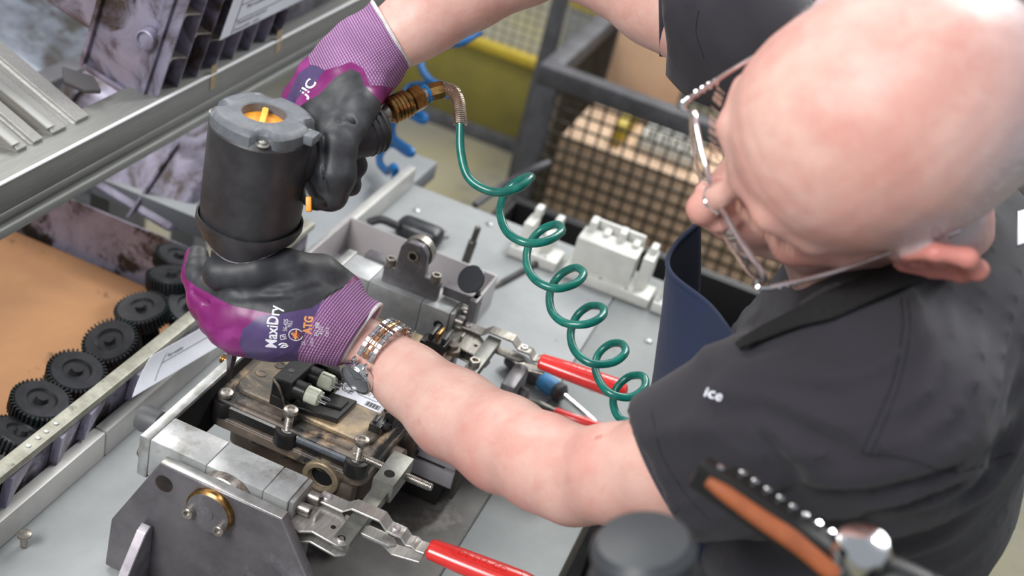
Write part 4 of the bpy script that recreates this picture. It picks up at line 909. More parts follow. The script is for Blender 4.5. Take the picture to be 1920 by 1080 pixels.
# ================================================================ LOOSE THINGS ON THE BENCH
ZB = .9003
s0 = at(952, 668, z=.914); s1 = at(1048, 735, z=.914); sA = (s1 - s0).normalized()
sd = empty('screwdriver', s0.lerp(s1, .5) - VZ * .014, 'black-handled screwdriver with blue band under the far red clamp grip', 'screwdriver')
Ls = (s1 - s0).length
bm = BM(); lathe(bm, s0, sA, [(.006, 0), (.011, .003), (.0135, .02), (.0125, Ls * .55), (.0105, Ls * .66)], 16); lathe(bm, s0, sA, [(.0105, Ls * .93), (.0125, Ls * .97), (.0125, Ls + .004), (.008, Ls + .008)], 16); O('handle', bm, M_BLK, sd)
bm = BM(); lathe(bm, s0, sA, [(.0105, Ls * .66), (.0120, Ls * .7), (.0118, Ls * .9), (.0105, Ls * .93)], 16); O('blue_band', bm, mat('blue_rubber', '3d83b5', '336f9c', 60, rough=.5), sd)
s2 = at(1110, 788, z=.904); bm = BM(); lathe(bm, s1 + sA * .008, (s2 - s1), [(.0035, 0), (.0033, (s2 - s1).length * .85), (.0022, (s2 - s1).length)], 6); O('blade', bm, M_CHROME, sd)
pl = empty('pliers', at(1030, 780, z=ZB), 'pliers with thin red dipped handles lying behind the elbow', 'pliers')
bm = BM(); tube(bm, [at(1040, 772, z=.908), at(1080, 788, z=.909), at(1135, 806, z=.910), at(1190, 826, z=.910)], [.006, .007, .0072, .006], 12); O('handle', bm, M_RED, pl)
bm = BM(); tube(bm, [at(1015, 775, z=.905), at(1060, 802, z=.905), at(1110, 830, z=.905), at(1150, 860, z=.905)], [.0045, .0052, .0055, .004], 12); O('handle', bm, M_RED, pl)
bm = BM(); tube(bm, [at(940, 735, z=.906), at(985, 752, z=.907), at(1012, 762, z=.907), at(1042, 773, z=.907)], [.0035, .006, .0075, .0045], 12); tube(bm, [at(948, 742, z=.904), at(985, 758, z=.904), at(1018, 776, z=.904)], [.003, .005, .004], 10); O('jaw', bm, mat('dark_tool_steel', '55544f', '6e6b66', 60, rough=.4, metal=.8), pl)
e0, e1, e2 = at(920, 543, z=.9035), at(940, 530, z=.9045), at(1030, 480, z=.905)
mk = empty('scriber', e1 - VZ * .004, 'thin dark pointed scriber lying on the bench right of the cone knob', 'scriber')
bm = BM(); lathe(bm, e1, e2 - e1, [(.0038, 0), (.0042, .01), (.0042, (e2 - e1).length)], 10); O('barrel', bm, M_BLK, mk)
bm = BM(); lathe(bm, e0, e1 - e0, [(.0004, 0), (.0034, (e1 - e0).length)], 10); O('tip', bm, mat('dark_tool_steel', '55544f'), mk)
pn = at(872, 482, z=.93); bm = BM(); pb_ = Vector((pn.x, pn.y, .9)); lathe(bm, pb_, VZ + VX * .1, [(.0062, 0), (.0062, .058), (.0045, .060), (.0045, .082), (.003, .084)], 14); O('steel_pin', bm, mat('dark_tool_steel', '55544f'), label='upright dark steel pin standing on the bench behind the tray', cat='pin', loc=pb_)
# grey sheet tray behind the fixture
tr = empty('sheet_tray', (.0, .42, ZB), 'pale grey open sheet-metal tray behind the fixture', 'tray'); M_TRAY = mat('pale_tray', 'b5b0b0', 'a8a4a6', 10, rough=.45, metal=.3)
for lo, hi, n_ in (((-.12, .30, .9005), (.105, .53, .903), 'tray_floor'), ((-.12, .527, .903), (.105, .53, .95), 'side'), ((-.12, .315, .903), (-.117, .527, .95), 'side'), ((.102, .38, .903), (.105, .527, .95), 'side')):
    bm = BM(); box(bm, lo, hi, .0006); O(n_, bm, M_TRAY, tr)
# clutter behind the tray
dv = empty('valve_lever', at(690, 440, z=ZB), 'small fitting with a bright ball and dark lever behind the tray', 'fitting')
bm = BM(); p = at(688, 436, z=.925); lathe(bm, p - VZ * .024, VZ, [(.012, 0), (.010, .008), (.006, .012)], 16); lathe(bm, p - VZ * .014, VZ, [(.0, 0), (.009, .003), (.0125, .012), (.009, .021), (0, .024)], 20); O('ball', bm, M_CHROME, dv)
bm = BM(); tube(bm, [at(690, 418, z=.93), at(715, 412, z=.935), at(745, 424, z=.925)], .006, 8); O('lever', bm, M_BLK, dv)
cf = empty('cast_fitting', at(785, 440, z=ZB), 'black oily cast fitting with two prongs lying behind the tray', 'fitting')
bm = BM(); p = at(790, 425, z=.925); box(bm, (-.035, -.02, -.024), (.035, .018, .006), .012, None, None, 3); 
for v in bm.verts: v.co += p
O('body', bm, mat('oily_black_cast', '2e3033', '47484a', 60, rough=.35, metal=.4), cf)
bm = BM(); lathe(bm, at(765, 440, z=.905), VZ, [(.012, 0), (.012, .012), (.008, .014)], 16); O('stub', bm, M_BOLT, cf)
for k in range(2): bm = BM(); tube(bm, [at(800 + k * 6, 455, z=.908), at(835 + k * 5, 432 + k * 12, z=.912)], .0025, 8, smooth=False); O('prong', bm, M_STEEL, cf)
# white moulded plastic carriers at the far bench edge
def carrier(x0, y0, wd, label, kind):
    r = empty('plastic_carrier', (x0 + wd / 2, y0 + .05, ZB), label, 'plastic part')
    bm = BM(); box(bm, (x0, y0, ZB), (x0 + wd, y0 + .045, ZB + .016), .002); O('base', bm, M_WHITEP, r)
    if kind:
        bm = BM(); box(bm, (x0 + .006, y0 + .016, ZB), (x0 + wd * .72, y0 + .020, ZB + .062), .0015); box(bm, (x0 + .006, y0 + .02, ZB + .055), (x0 + wd * .72, y0 + .060, ZB + .062), .0015); O('wall', bm, M_WHITEP, r)
        for k in range(4): bm = BM(); x = x0 + .012 + k * wd * .17; box(bm, (x, y0 + .045, ZB + .04), (x + .01, y0 + .07, ZB + .078 - (k % 2) * .01), .0015); O('post', bm, M_WHITEP, r)
        bm = BM(); box(bm, (x0 + .010, y0 + .068, ZB), (x0 + wd * .70, y0 + .075, ZB + .074), .0015); O('back_wall', bm, M_WHITEP, r)
        bm = BM(); box(bm, (x0 + wd * .78, y0 + .02, ZB), (x0 + wd * .9, y0 + .06, ZB + .066), .002); box(bm, (x0 + wd * .80, y0 + .04, ZB + .06), (x0 + wd * .88, y0 + .062, ZB + .076), .002); O('tower', bm, M_WHITEP, r)
    else:
        for k, (a, b, h) in enumerate(((.1, .3, .05), (.55, .75, .045))): bm = BM(); box(bm, (x0 + wd * a, y0 + .02, ZB), (x0 + wd * b, y0 + .06, ZB + h), .002); box(bm, (x0 + wd * a + .004, y0 + .05, ZB + h - .004), (x0 + wd * b, y0 + .07, ZB + h + .014), .002); O('tower', bm, M_WHITEP, r)
    for k in range(3): bm = BM(); lathe(bm, (x0 + wd * (.12 + .3 * k), y0 + .008, ZB + .016), VZ, [(.003, 0), (.003, .0003), (0, .0003)], 10); O('hole', bm, mat('grey_hole', '99998f', rough=.7), r)
carrier(.075, .675, .075, 'white moulded plastic part at the far bench edge, partly behind the green hose', 0)
carrier(.160, .675, .135, 'large white moulded plastic part with towers at the far bench edge', 1)
carrier(.300, .675, .045, 'white moulded plastic part beside the navy apron at the far bench edge', 0)
# ================================================================ THE PERSON
pe = empty('person', (.60, .08, 0), 'balding person in charcoal polo and navy apron leaning over the bench, seen from above', 'person')
HEADUP = math.radians(6)
def pt(x, y, d): return tuple(at(x, y, d=d))
def ss(a, b, x): t = np.clip((x - a) / (b - a), 0, 1); return t * t * (3 - 2 * t)
HF = np.array([-0.723, -0.375, -0.58]); HF /= np.linalg.norm(HF)
HL = np.array([0.69, -0.432, -0.581]); HL -= HF * (HL @ HF); HL /= np.linalg.norm(HL); HU = np.cross(HF, HL)
HO = np.array([0.458, -0.063, 1.513]); HG = np.array([HF, HL, HU]); HOG = HO.copy()
ct_, st_ = math.cos(HEADUP), math.sin(HEADUP); HF, HU = HF * ct_ + HU * st_, HU * ct_ - HF * st_; HR = np.array([HF, HL, HU]); HO = HO + HR.T @ np.array([-.006, 0, 0])
def h2w(p): return Vector(HO + np.asarray(p, float) @ HR)
def g2w(p): return Vector(HOG + np.asarray(p, float) @ HG)
def w2h(p): return HR @ (np.asarray(p, float) - HO)
NB = w2h((.545, .075, 1.34))
def head_fn(P):
    Q = P.copy(); Q[..., 1] = np.abs(Q[..., 1])       # the face is symmetric; the neck is not
    d = s_ell(Q, (-.012, 0, .028), (.100, .083, .091))
    d = s_min(d, s_ell(Q, (.034, 0, .028), (.056, .067, .057)), .02)
    d = s_min(d, s_ell(Q, (-.055, 0, -.005), (.052, .062, .055)), .03)
    d = s_min(d, s_ell(Q, (.038, 0, -.045), (.050, .056, .066)), .02)
    d = s_min(d, chain(Q, [((.086, .006, .014), .0105), ((.082, .030, .020), .0115), ((.064, .054, .012), .010)], .008), .007)
    d = s_min(d, chain(Q, [((.066, .046, -.030), .016), ((.035, .062, -.024), .013), ((.005, .070, -.012), .009)], .01), .016)
    d = s_min(d, chain(Q, [((.0, .060, -.055), .012), ((.045, .045, -.088), .014), ((.080, .012, -.106), .017)], .01), .02)
    d = s_min(d, s_ell(Q, (.080, .0, -.072), (.026, .032, .028)), .014)
    d = s_max(d, -s_ell(Q, (.101, .034, -.004), (.020, .021, .015)), .010)
    d = s_min(d, s_cone(Q, (.072, .032, -.001), (.073, .033, -.001), .0135, .0135), .004)
    d = s_max(d, -s_cone(Q, (.0895, .020, -.001), (.086, .045, -.0035), .0016, .0014), .002)
    d = s_min(d, chain(Q, [((.088, 0, .004), .0080), ((.101, 0, -.018), .0080), ((.112, 0, -.037), .0110), ((.109, 0, -.044), .0115)], .006), .010)
    d = s_min(d, s_ell(Q, (.101, .0125, -.0445), (.012, .0085, .0085)), .006)
    d = s_max(d, -s_ell(Q, (.102, .0075, -.054), (.0065, .004, .004)), .003)
    d = s_max(d, -chain(Q, [((.104, .023, -.045), .002), ((.094, .033, -.066), .002)], .002), .006)
    d = s_min(d, s_ell(Q, (.101, 0, -.069), (.010, .022, .0048)), .004); d = s_min(d, s_ell(Q, (.100, 0, -.079), (.009, .019, .0055)), .004)
    # forehead and crow's-foot creases
    for z, a in ((.040, .0005), (.054, .0005)): d = d + a * np.exp(-((Q[..., 2] - z - .010 * np.cos(Q[..., 1] * 26)) / .0018) ** 2) * ss(.055, .09, Q[..., 0])
    # ear
    Q = Q - V3((.010, .004, 0)); Q[..., 1] = Q[..., 1] + .010 * (P[..., 1] < 0); ear = chain(Q, [((.004, .074, -.004), .0050), ((.004, .080, .018), .0048), ((-.008, .088, .030), .0052), ((-.026, .098, .027), .0060), ((-.034, .106, .010), .0064), ((-.031, .103, -.010), .0060), ((-.020, .092, -.026), .0062), ((-.004, .080, -.030), .0062)], .004)
    plate = s_ell(Q, (-.014, .088, .002), (.022, .0045, .028), R=[(.93, -.36, 0), (.36, .93, 0), (0, 0, 1)])
    ear = s_min(ear, plate, .005); ear = s_max(ear, -s_ell(Q, (-.008, .088, -.004), (.010, .007, .012)), .004)
    ear = s_min(ear, s_cone(Q, (-.012, .070, -.002), (-.018, .083, .0), .018, .010), .008)
    d = s_min(d, ear, .006)
    neck = chain(P, [((-.030, 0, -.030), .056), (tuple((np.array([-.030, 0, -.030]) + NB) / 2), .060), (tuple(NB), .068)], .02)
    neck = s_min(neck, s_cone(P, (.03, 0, -.085), tuple(NB + np.array([.035, 0, .02])), .034, .045), .03)
    d = s_min(d, neck, .022)
    n = .0003 * (np.sin(P[..., 0] * 190 + 3 * np.sin(P[..., 1] * 70)) * np.sin(P[..., 1] * 170 + 2) * np.sin(P[..., 2] * 180 + 1))
    return d + n
lo = np.minimum([-.125, -.115, -.13], NB - .085); hi = np.maximum([.14, .115, .13], NB + .085)
hv, hf = surfnet(head_fn, lo, hi, .0028)
Q = hv; aL = np.abs(Q[:, 1])
stub = np.maximum(ss(.015, -.055, Q[:, 0]) * ss(.125, .07, Q[:, 2]) * 1.0, ss(.055, .076, aL) * ss(.045, .0, Q[:, 0]) * ss(-.012, .02, Q[:, 2]) * ss(.085, .045, Q[:, 2]) * .85) * ss(-.09, -.05, Q[:, 2])
stub *= 1 - (aL > .0855) * (Q[:, 0] < .022) * (Q[:, 0] > -.05)
def gauss(c, r): return np.exp(-((Q - np.array(c)) ** 2).sum(1) / r ** 2)
fl = .75 * gauss((.118, 0, -.042), .022) + .55 * (gauss((.07, .05, -.035), .028) + gauss((.07, -.05, -.035), .028)) + .9 * ss(.080, .088, Q[:, 1]) * (Q[:, 0] > -.06) + .25 * gauss((.03, .03, .115), .04) + .25 * gauss((.04, .06, .05), .03)
lp = gauss((.108, 0, -.0745), .012)
hvw = HO + hv @ HR
VS, FS, ATT = [hvw], [hf], [np.stack([stub, np.clip(fl, 0, 1), np.clip(lp, 0, .8)], 1)]
LA = [(640, 622, 1.130, .0255), (708, 666, 1.135, .0262), (768, 712, 1.12, .0320), (848, 774, 1.09, .0388), (945, 832, 1.04, .0398), (1020, 868, 1.0, .0388), (1078, 893, .975, .0372), (1150, 888, .94, .0365), (1250, 874, .91, .0395), (1350, 850, .88, .045), (1480, 790, .85, .05)]
RA = [(720, 84, 1.12, .0265), (760, 58, 1.125, .0290), (800, 30, 1.13, .0330), (870, -18, 1.14, .0375), (985, -75, 1.15, .0400), (1040, -108, 1.155, .0400), (1100, -82, 1.15, .0400), (1240, -8, 1.12, .0450), (1400, 75, 1.09, .05)]
for A_ in (LA, RA):
    c = [(pt(x, y, d), r) for x, y, d, r in A_]
    def fn(P, c=c, A_=A_):
        d = chain(P, c, .012)
        return d + .0004 * np.sin(P[..., 0] * 90 + 2 * np.sin(P[..., 2] * 60)) * np.sin(P[..., 1] * 110 + P[..., 2] * 60)
    pts_ = np.array([p for p, r in c]); v, f = surfnet(fn, pts_.min(0) - .06, pts_.max(0) + .06, .0034)
    VS.append(v); FS.append(f)
    flush = np.zeros(len(v))
    if A_ is LA:
        for (x, y, d, r, s) in ((985, 893, .97, .006, .9), (850, 806, 1.05, .006, .7), (900, 880, 1.02, .02, .35), (800, 770, 1.08, .02, .3), (1050, 940, .96, .03, .3)): s *= .6; flush += s * np.exp(-((v - np.array(pt(x, y, d))) ** 2).sum(1) / r ** 2)
    ATT.append(np.stack([np.zeros(len(v)), np.clip(flush, 0, .8), np.zeros(len(v))], 1))
def inner_fn(P):
    d = s_ell(P, (.565, .085, 1.20), (.095, .155, .19)); d = s_min(d, s_ell(P, (.585, .08, 1.02), (.095, .14, .17)), .05)
    d = s_min(d, chain(P, [((.545, .075, 1.34), .06), ((.56, .08, 1.25), .08)], .03), .04)
    for y in (-.02, .18): d = s_min(d, chain(P, [((.60, y, .92), .08), ((.60, y, .50), .052), ((.61, y, .10), .038), ((.55, y, .045), .035), ((.47, y, .035), .026)], .03), .04)
    d = s_min(d, s_cone(P, (.545, .0, 1.33), (.53, -.09, 1.34), .05, .045), .03); return s_min(d, s_cone(P, (.545, .12, 1.34), (.51, .25, 1.37), .05, .045), .03)
v, f = surfnet(inner_fn, (.40, -.18, -.01), (.74, .33, 1.44), .012); VS.append(v); FS.append(f); ATT.append(np.zeros((len(v), 3)))
off = 0; FF = []
for v, f in zip(VS, FS): FF.append(f + off); off += len(v)
allv = np.concatenate(VS); me = mesh_np('body', allv, np.concatenate(FF)); att = np.concatenate(ATT)
for i, n_ in enumerate(('stubble', 'flush', 'lipc')): vattr(me, n_, att[:, i])
body = mesh_obj('body', me, M_SKIN, pe, smooth=True)
for s in (-1, 1):
    bm = BM(); lathe(bm, h2w((.0735, .0325 * s, -.001)) - Vector(HF) * .012, Vector(HF), [(0, 0), (.008, .003), (.0115, .010), (.0085, .0225), (.0, .0245)], 20); O('eye', bm, mat('eye_white', 'e6dfd8', rough=.2), pe)
# very short grey hair round the back and sides
me.calc_loop_triangles(); nh = len(hv); cand = np.where(stub > .25)[0]; pick = rng.choice(cand, 11000, p=stub[cand] / stub[cand].sum())
nrm = np.empty(len(me.vertices) * 3); me.vertices.foreach_get('normal', nrm); nrm = nrm.reshape(-1, 3)[pick]
base = hvw[pick] + rng.normal(0, .0010, (len(pick), 3)); dirn = nrm + rng.normal(0, .35, nrm.shape) - .55 * HF; dirn /= np.linalg.norm(dirn, axis=1)[:, None]
side = np.cross(dirn, rng.normal(0, 1, nrm.shape)); side /= np.linalg.norm(side, axis=1)[:, None]
tri = np.stack([base - side * .00011 - nrm * .0006, base + side * .00011 - nrm * .0006, base + dirn * rng.uniform(.0012, .0026, (len(pick), 1))], 1).reshape(-1, 3)
hm = bpy.data.meshes.new('hair'); hm.from_pydata(tri.tolist(), [], np.arange(len(tri)).reshape(-1, 3).tolist()); mesh_obj('hair', hm, mat('short_grey_hair', 'c9bfc0', 'a49a9c', 300, rough=.6), pe, smooth=False, kind='stuff')
for s in (-1, 1):     # sparse pale eyebrows
    bm = BM()
    for k in range(40):
        t_ = rng.rand(); b = np.array([.099 - .022 * t_ ** 2, (.012 + .045 * t_) * s, .018 + .006 * math.sin(t_ * 3) + rng.uniform(-.003, .003)]); e = b + np.array([.003, .006 * s, rng.uniform(-.001, .003)])
        tube(bm, [h2w(b), h2w(e)], .00025, 3, smooth=False)
    O('eyebrow', bm, mat('pale_hair', 'c09a88', rough=.7), pe, kind='stuff')

# ---- shirt
LS_, RS_ = np.array([.535, -.105, 1.35]), np.array([.505, .27, 1.375])
CL = np.array(pt(1248, 878, .912)); CRr = np.array(pt(1240, -6, 1.118))
def camv(x, y, z): v = AX @ np.array([x, y, z], float); return v / np.linalg.norm(v)
nL = camv(.86, .46, .22); nR = camv(1, .02, .12)
FOLD = []; GROOVE = []
def shirt_fn(P):
    d = s_ell(P, (.560, .085, 1.215), (.128, .195, .21)); d = s_min(d, s_ell(P, (.575, .075, 1.03), (.122, .185, .26)), .06)
    d = s_min(d, chain(P, [(tuple(LS_), .070), ((.555, .0, 1.352), .082), ((.55, .16, 1.36), .082), (tuple(RS_), .072)], .03), .05)
    d = s_min(d, s_ell(P, (.545, .055, 1.265), (.103, .165, .115)), .04)
    d = s_min(d, s_cone(P, (.555, .06, 1.36), (.53, .055, 1.395), .075, .066), .03)
    sl = chain(P, [(tuple(LS_), .072), (pt(1400, 815, .872), .064), (tuple(CL - nL * .04), .049)], .02); sl = s_max(sl, -((P - V3(CL)) @ V3(nL)), .002)
    sr = chain(P, [(tuple(RS_), .074), (pt(1400, 72, 1.095), .060), (tuple(CRr - nR * .04), .050)], .02); sr = s_max(sr, -((P - V3(CRr)) @ V3(nR)), .002)
    d = s_min(d, sl, .03); d = s_min(d, sr, .03)
    q = P - V3(LS_); along = q @ V3(camv(.75, .62, .1)); acr = q @ V3(camv(-.5, .8, .2)); rr = np.linalg.norm(q, axis=-1)
    w1 = np.sin(acr * 115 + 2.2 * np.sin(along * 22 + 1) + 1.5 * np.sin(acr * 31)); m1 = np.exp(-(rr / .20) ** 2)
    w2 = np.sin(acr * 62 + along * 25 + 1.8 * np.sin(along * 14 + 2)); 
    d = d - .0060 * m1 * (1 - np.abs(w1)) ** 2 * 1.2 - .0035 * w2
    t = (P @ V3(nR)); q2 = P - V3(CRr); m2 = np.exp(-(np.linalg.norm(q2, axis=-1) / .12) ** 2); d = d - .003 * m2 * np.sin(t * 120 + 8 * P[..., 2])
    for ch in FOLD: d = s_min(d, chain(P, ch, .004), .012)
    for ch in GROOVE: d = s_max(d, -chain(P, ch, .004), .008)
    for c_, n__ in ((CL, nL), (CRr, nR)):
        q3 = P - V3(c_); e = -(q3 @ V3(n__)); d = np.where(np.linalg.norm(q3, axis=-1) < .085, np.maximum(d, e), d)
    return s_max(d, .93 - P[..., 2], .01)
v, f = surfnet(shirt_fn, (.24, -.30, .91), (.76, .46, 1.60), .012)
_bv = BVHTree.FromPolygons([Vector(p) for p in v], f.tolist())
def _hit(x, y, sink):
    r = Vector(AX @ np.array([(x - 960) / F_PX, -(y - 540) / F_PX, -1.])).normalized(); h = _bv.ray_cast(Vector(CAM), r); return None if h[0] is None else tuple(h[0] - h[1] * sink)
for pxs, R_ in (([(1350, 748), (1430, 748), (1510, 778), (1620, 818), (1760, 852)], .0075), ([(1400, 775), (1470, 825), (1545, 890)], .007), ([(1340, 738), (1400, 702), (1480, 690), (1570, 702)], .008),
                ([(1450, 908), (1600, 902), (1760, 862), (1890, 790)], .007), ([(1560, 965), (1700, 935), (1850, 872)], .006), ([(1560, 1020), (1740, 968), (1880, 900)], .007), ([(1330, 545), (1370, 605), (1405, 650)], .006), ([(1365, 520), (1410, 600)], .006),
                ([(1270, 5), (1285, 60), (1310, 105)], .005), ([(1335, 5), (1340, 60), (1365, 110)], .006), ([(1660, 1045), (1760, 1010), (1840, 960)], .006), ([(1280, 800), (1330, 800), (1400, 850), (1440, 920)], .006)):
    ps_ = [_hit(x, y, R_ * .55) for x, y, _ in spline([p + (0,) for p in pxs], 5)]; ps_ = [p for p in ps_ if p is not None]; n_ = len(ps_)
    if n_ > 1: FOLD.append([(p, R_ * (.45 + .55 * math.sin(PI * (i + .5) / n_))) for i, p in enumerate(ps_)])
for pxs in ([(1370, 768), (1440, 775), (1530, 815), (1600, 850)], [(1345, 760), (1400, 800), (1450, 850), (1500, 910)], [(1480, 925), (1640, 925), (1780, 885)], [(1500, 985), (1640, 965), (1790, 915)]):
    ps_ = [_hit(x, y, -.0012) for x, y, _ in spline([p + (0,) for p in pxs], 5)]; ps_ = [p for p in ps_ if p is not None]
    if len(ps_) > 1: GROOVE.append([(p, .0035) for p in ps_])
v, f = surfnet(shirt_fn, (.24, -.30, .91), (.76, .46, 1.60), .0056)
shirt = mesh_obj('polo_shirt', mesh_np('polo_shirt', v, f), M_POLO, pe, smooth=True); SB = bvh_of(shirt)
def cuffring(c, n, r, wd, name, parent, m, th=.0022):
    x, y, z = frame(n); bm = BM(); N_ = 72; rings = []
    sec = [(r - th, 0), (r, -.0008), (r + .0006, wd * .5), (r, wd), (r - th, wd)]
    lathe(bm, Vector(c), z, [(a, b) for a, b in sec], N_)
    for fc in [f_ for f_ in bm.faces if len(f_.verts) > 8]: bm.faces.remove(fc)
    rs = [v for v in bm.verts]
    bm2 = bm; bmesh.ops.recalc_face_normals(bm2, faces=bm2.faces); return O(name, bm2, m, parent)
WL[shirt.name] = WL[pe.name]
cuffring(CL - nL * .002, nL, .0515, .020, 'sleeve_cuff', shirt, M_CUFF); cuffring(CRr - nR * .002, nR, .0535, .022, 'sleeve_cuff', shirt, M_CUFF)
def on_shirt(x, y, lift=.001, bv=None):
    r = Vector(AX @ np.array([(x - 960) / F_PX, -(y - 540) / F_PX, -1.])).normalized(); h = (bv or SB).ray_cast(Vector(CAM), r)
    return h[0] + h[1] * lift if h[0] is not None else None
def seam(pxs, r=.0006, name='seam', m=None, lift=.0001):
    P_ = [on_shirt(x, y, lift) for x, y in [tuple(q) for q in spline([p + (0,) for p in pxs], 6)] for _ in (0,)] if False else [on_shirt(q[0], q[1], lift) for q in spline([p + (0,) for p in pxs], 6)]
    P_ = [p for p in P_ if p is not None]
    if len(P_) > 2: bm = BM(); tube(bm, P_, r, 5, smooth=False); O(name, bm, m or mat('dark_thread', '1b1a20', rough=.9), shirt)
seam([(1690, 560), (1692, 620), (1672, 720), (1640, 795), (1615, 850)]); seam([(1702, 560), (1706, 620), (1686, 720), (1655, 800), (1630, 855)], .0004)
seam([(1620, 850), (1700, 860), (1790, 885), (1900, 850)])
seam([(1222, 770), (1240, 850), (1285, 925), (1330, 975)], .0004); seam([(1310, 20), (1305, 60), (1320, 110)], .0004)
# collar round the neck
nc = h2w(tuple(np.array([-.03, 0, -.03]) * .28 + NB * .72)); na = (Vector(HO) - Vector((.545, .075, 1.34))).normalized()
bm = BM(); x, y, z = frame(na, HF); g = []
for i in range(41):
    a = .35 + (2 * PI - .7) * i / 40; dr = x * math.cos(a) * .070 + y * math.sin(a) * .067
    g.append([nc + dr * .90 + z * .006, nc + dr * .95 + z * .022, nc + dr * 1.04 + z * .024, nc + dr * 1.15 + z * .006, nc + dr * 1.24 - z * .014])
sheet(bm, g, .002); O('collar', bm, M_CUFF, shirt)
pl_ = [on_shirt(x, y, .0012) for x, y in ((1906, 398), (1925, 392), (1925, 455), (1906, 462))]
if all(p is not None for p in pl_):
    bm = BM(); t = bmesh.new(); vs_ = [t.verts.new(p) for p in pl_]; t.faces.new(vs_); join(bm, t); O('printed_patch', bm, M_PAPER, shirt)
q = on_shirt(1322, 744, .001)
if q is not None:
    n_ = camv(.0, .3, 1); O('printed_text', text_bm('ice', q, camv(.9, -.42, 0), camv(.42, .9, 0), .010, n_, .0012, bvh=SB, bold=.0002), M_PAPER, shirt)

# ---- apron
cols = [[(1390, 655, .915), (1322, 742, .95), (1290, 860, .985), (1330, 1000, .99), (1450, 1150, 1.0)], [(1332, 575, .955), (1275, 720, .98), (1242, 850, 1.01), (1235, 1000, 1.03), (1290, 1180, 1.03)],
        [(1256, 510, 1.0), (1236, 640, 1.03), (1212, 780, 1.06), (1142, 985, 1.085), (1095, 1180, 1.1)], [(1264, 462, 1.045), (1262, 590, 1.09), (1226, 760, 1.12), (1170, 950, 1.15), (1120, 1150, 1.17)], [(1312, 416, 1.09), (1310, 560, 1.13), (1290, 740, 1.17), (1240, 930, 1.2), (1180, 1120, 1.22)]]
g = gridspline([[pt(*p) for p in c] for c in cols], 8, 8)
for row in g:
    for j, p in enumerate(row): row[j] = Vector(p)
bm = BM(); sheet(bm, g, .0025); apron = O('apron', bm, M_NAVY, pe, smooth=True); WL[apron.name] = WL[pe.name]
bm = BM(); tube(bm, [g[0][j] for j in range(0, len(g[0]))], .0022, 8, smooth=False); O('hem', bm, M_NAVY, apron)
bm = BM(); tube(bm, [g[i][0] for i in range(0, 18)], .0018, 8, smooth=False); O('hem', bm, M_NAVY, apron)
stp = []
for x, y, wd in ((1391, 658, 7), (1440, 634, 10), (1500, 606, 14), (1560, 580, 18), (1620, 556, 21), (1680, 532, 22), (1730, 510, 22)):
    a, b = on_shirt(x - wd * .35, y - wd, .0055), on_shirt(x + wd * .35, y + wd, .0055)
    if a is None or b is None: continue
    a = Vector(a); b = Vector(b); stp.append([a, a.lerp(b, .33) + Vector(CB) * .0012, a.lerp(b, .67) + Vector(CB) * .0012, b])
if len(stp) > 2:
    a0 = g[0][0]; w_ = (stp[0][3] - stp[0][0]).normalized() * .0035; stp.insert(0, [a0 - w_, a0 - w_ * .33, a0 + w_ * .33, a0 + w_])
    gg = gridspline([list(c) for c in zip(*stp)], 4, 2); bm = BM(); sheet(bm, [[Vector(p) for p in r] for r in gg], .0016); O('neck_strap', bm, M_STRAP, apron)
bm = BM(); prev = None
def trouser_fn(P):
    d = s_ell(P, (.585, .08, .93), (.125, .17, .12))
    for y in (-.02, .18): d = s_min(d, chain(P, [((.60, y, .88), .095), ((.60, y, .48), .072), ((.61, y, .08), .062)], .03), .04)
    return s_max(d, P[..., 2] - .99, .01)
v, f = surfnet(trouser_fn, (.42, -.16, .0), (.76, .33, 1.02), .011); mesh_obj('trousers', mesh_np('trousers', v, f), M_NAVY, pe, smooth=True)
for y in (-.02, .18):
    def shoe_fn(P, y=y): return s_max(chain(P, [((.62, y, .045), .045), ((.54, y, .04), .045), ((.45, y, .03), .036)], .02), -P[..., 2], .004)
    v, f = surfnet(shoe_fn, (.39, y - .06, -.012), (.69, y + .06, .1), .006); mesh_obj('shoe', mesh_np('shoe', v, f), M_BLKG, pe, smooth=True)

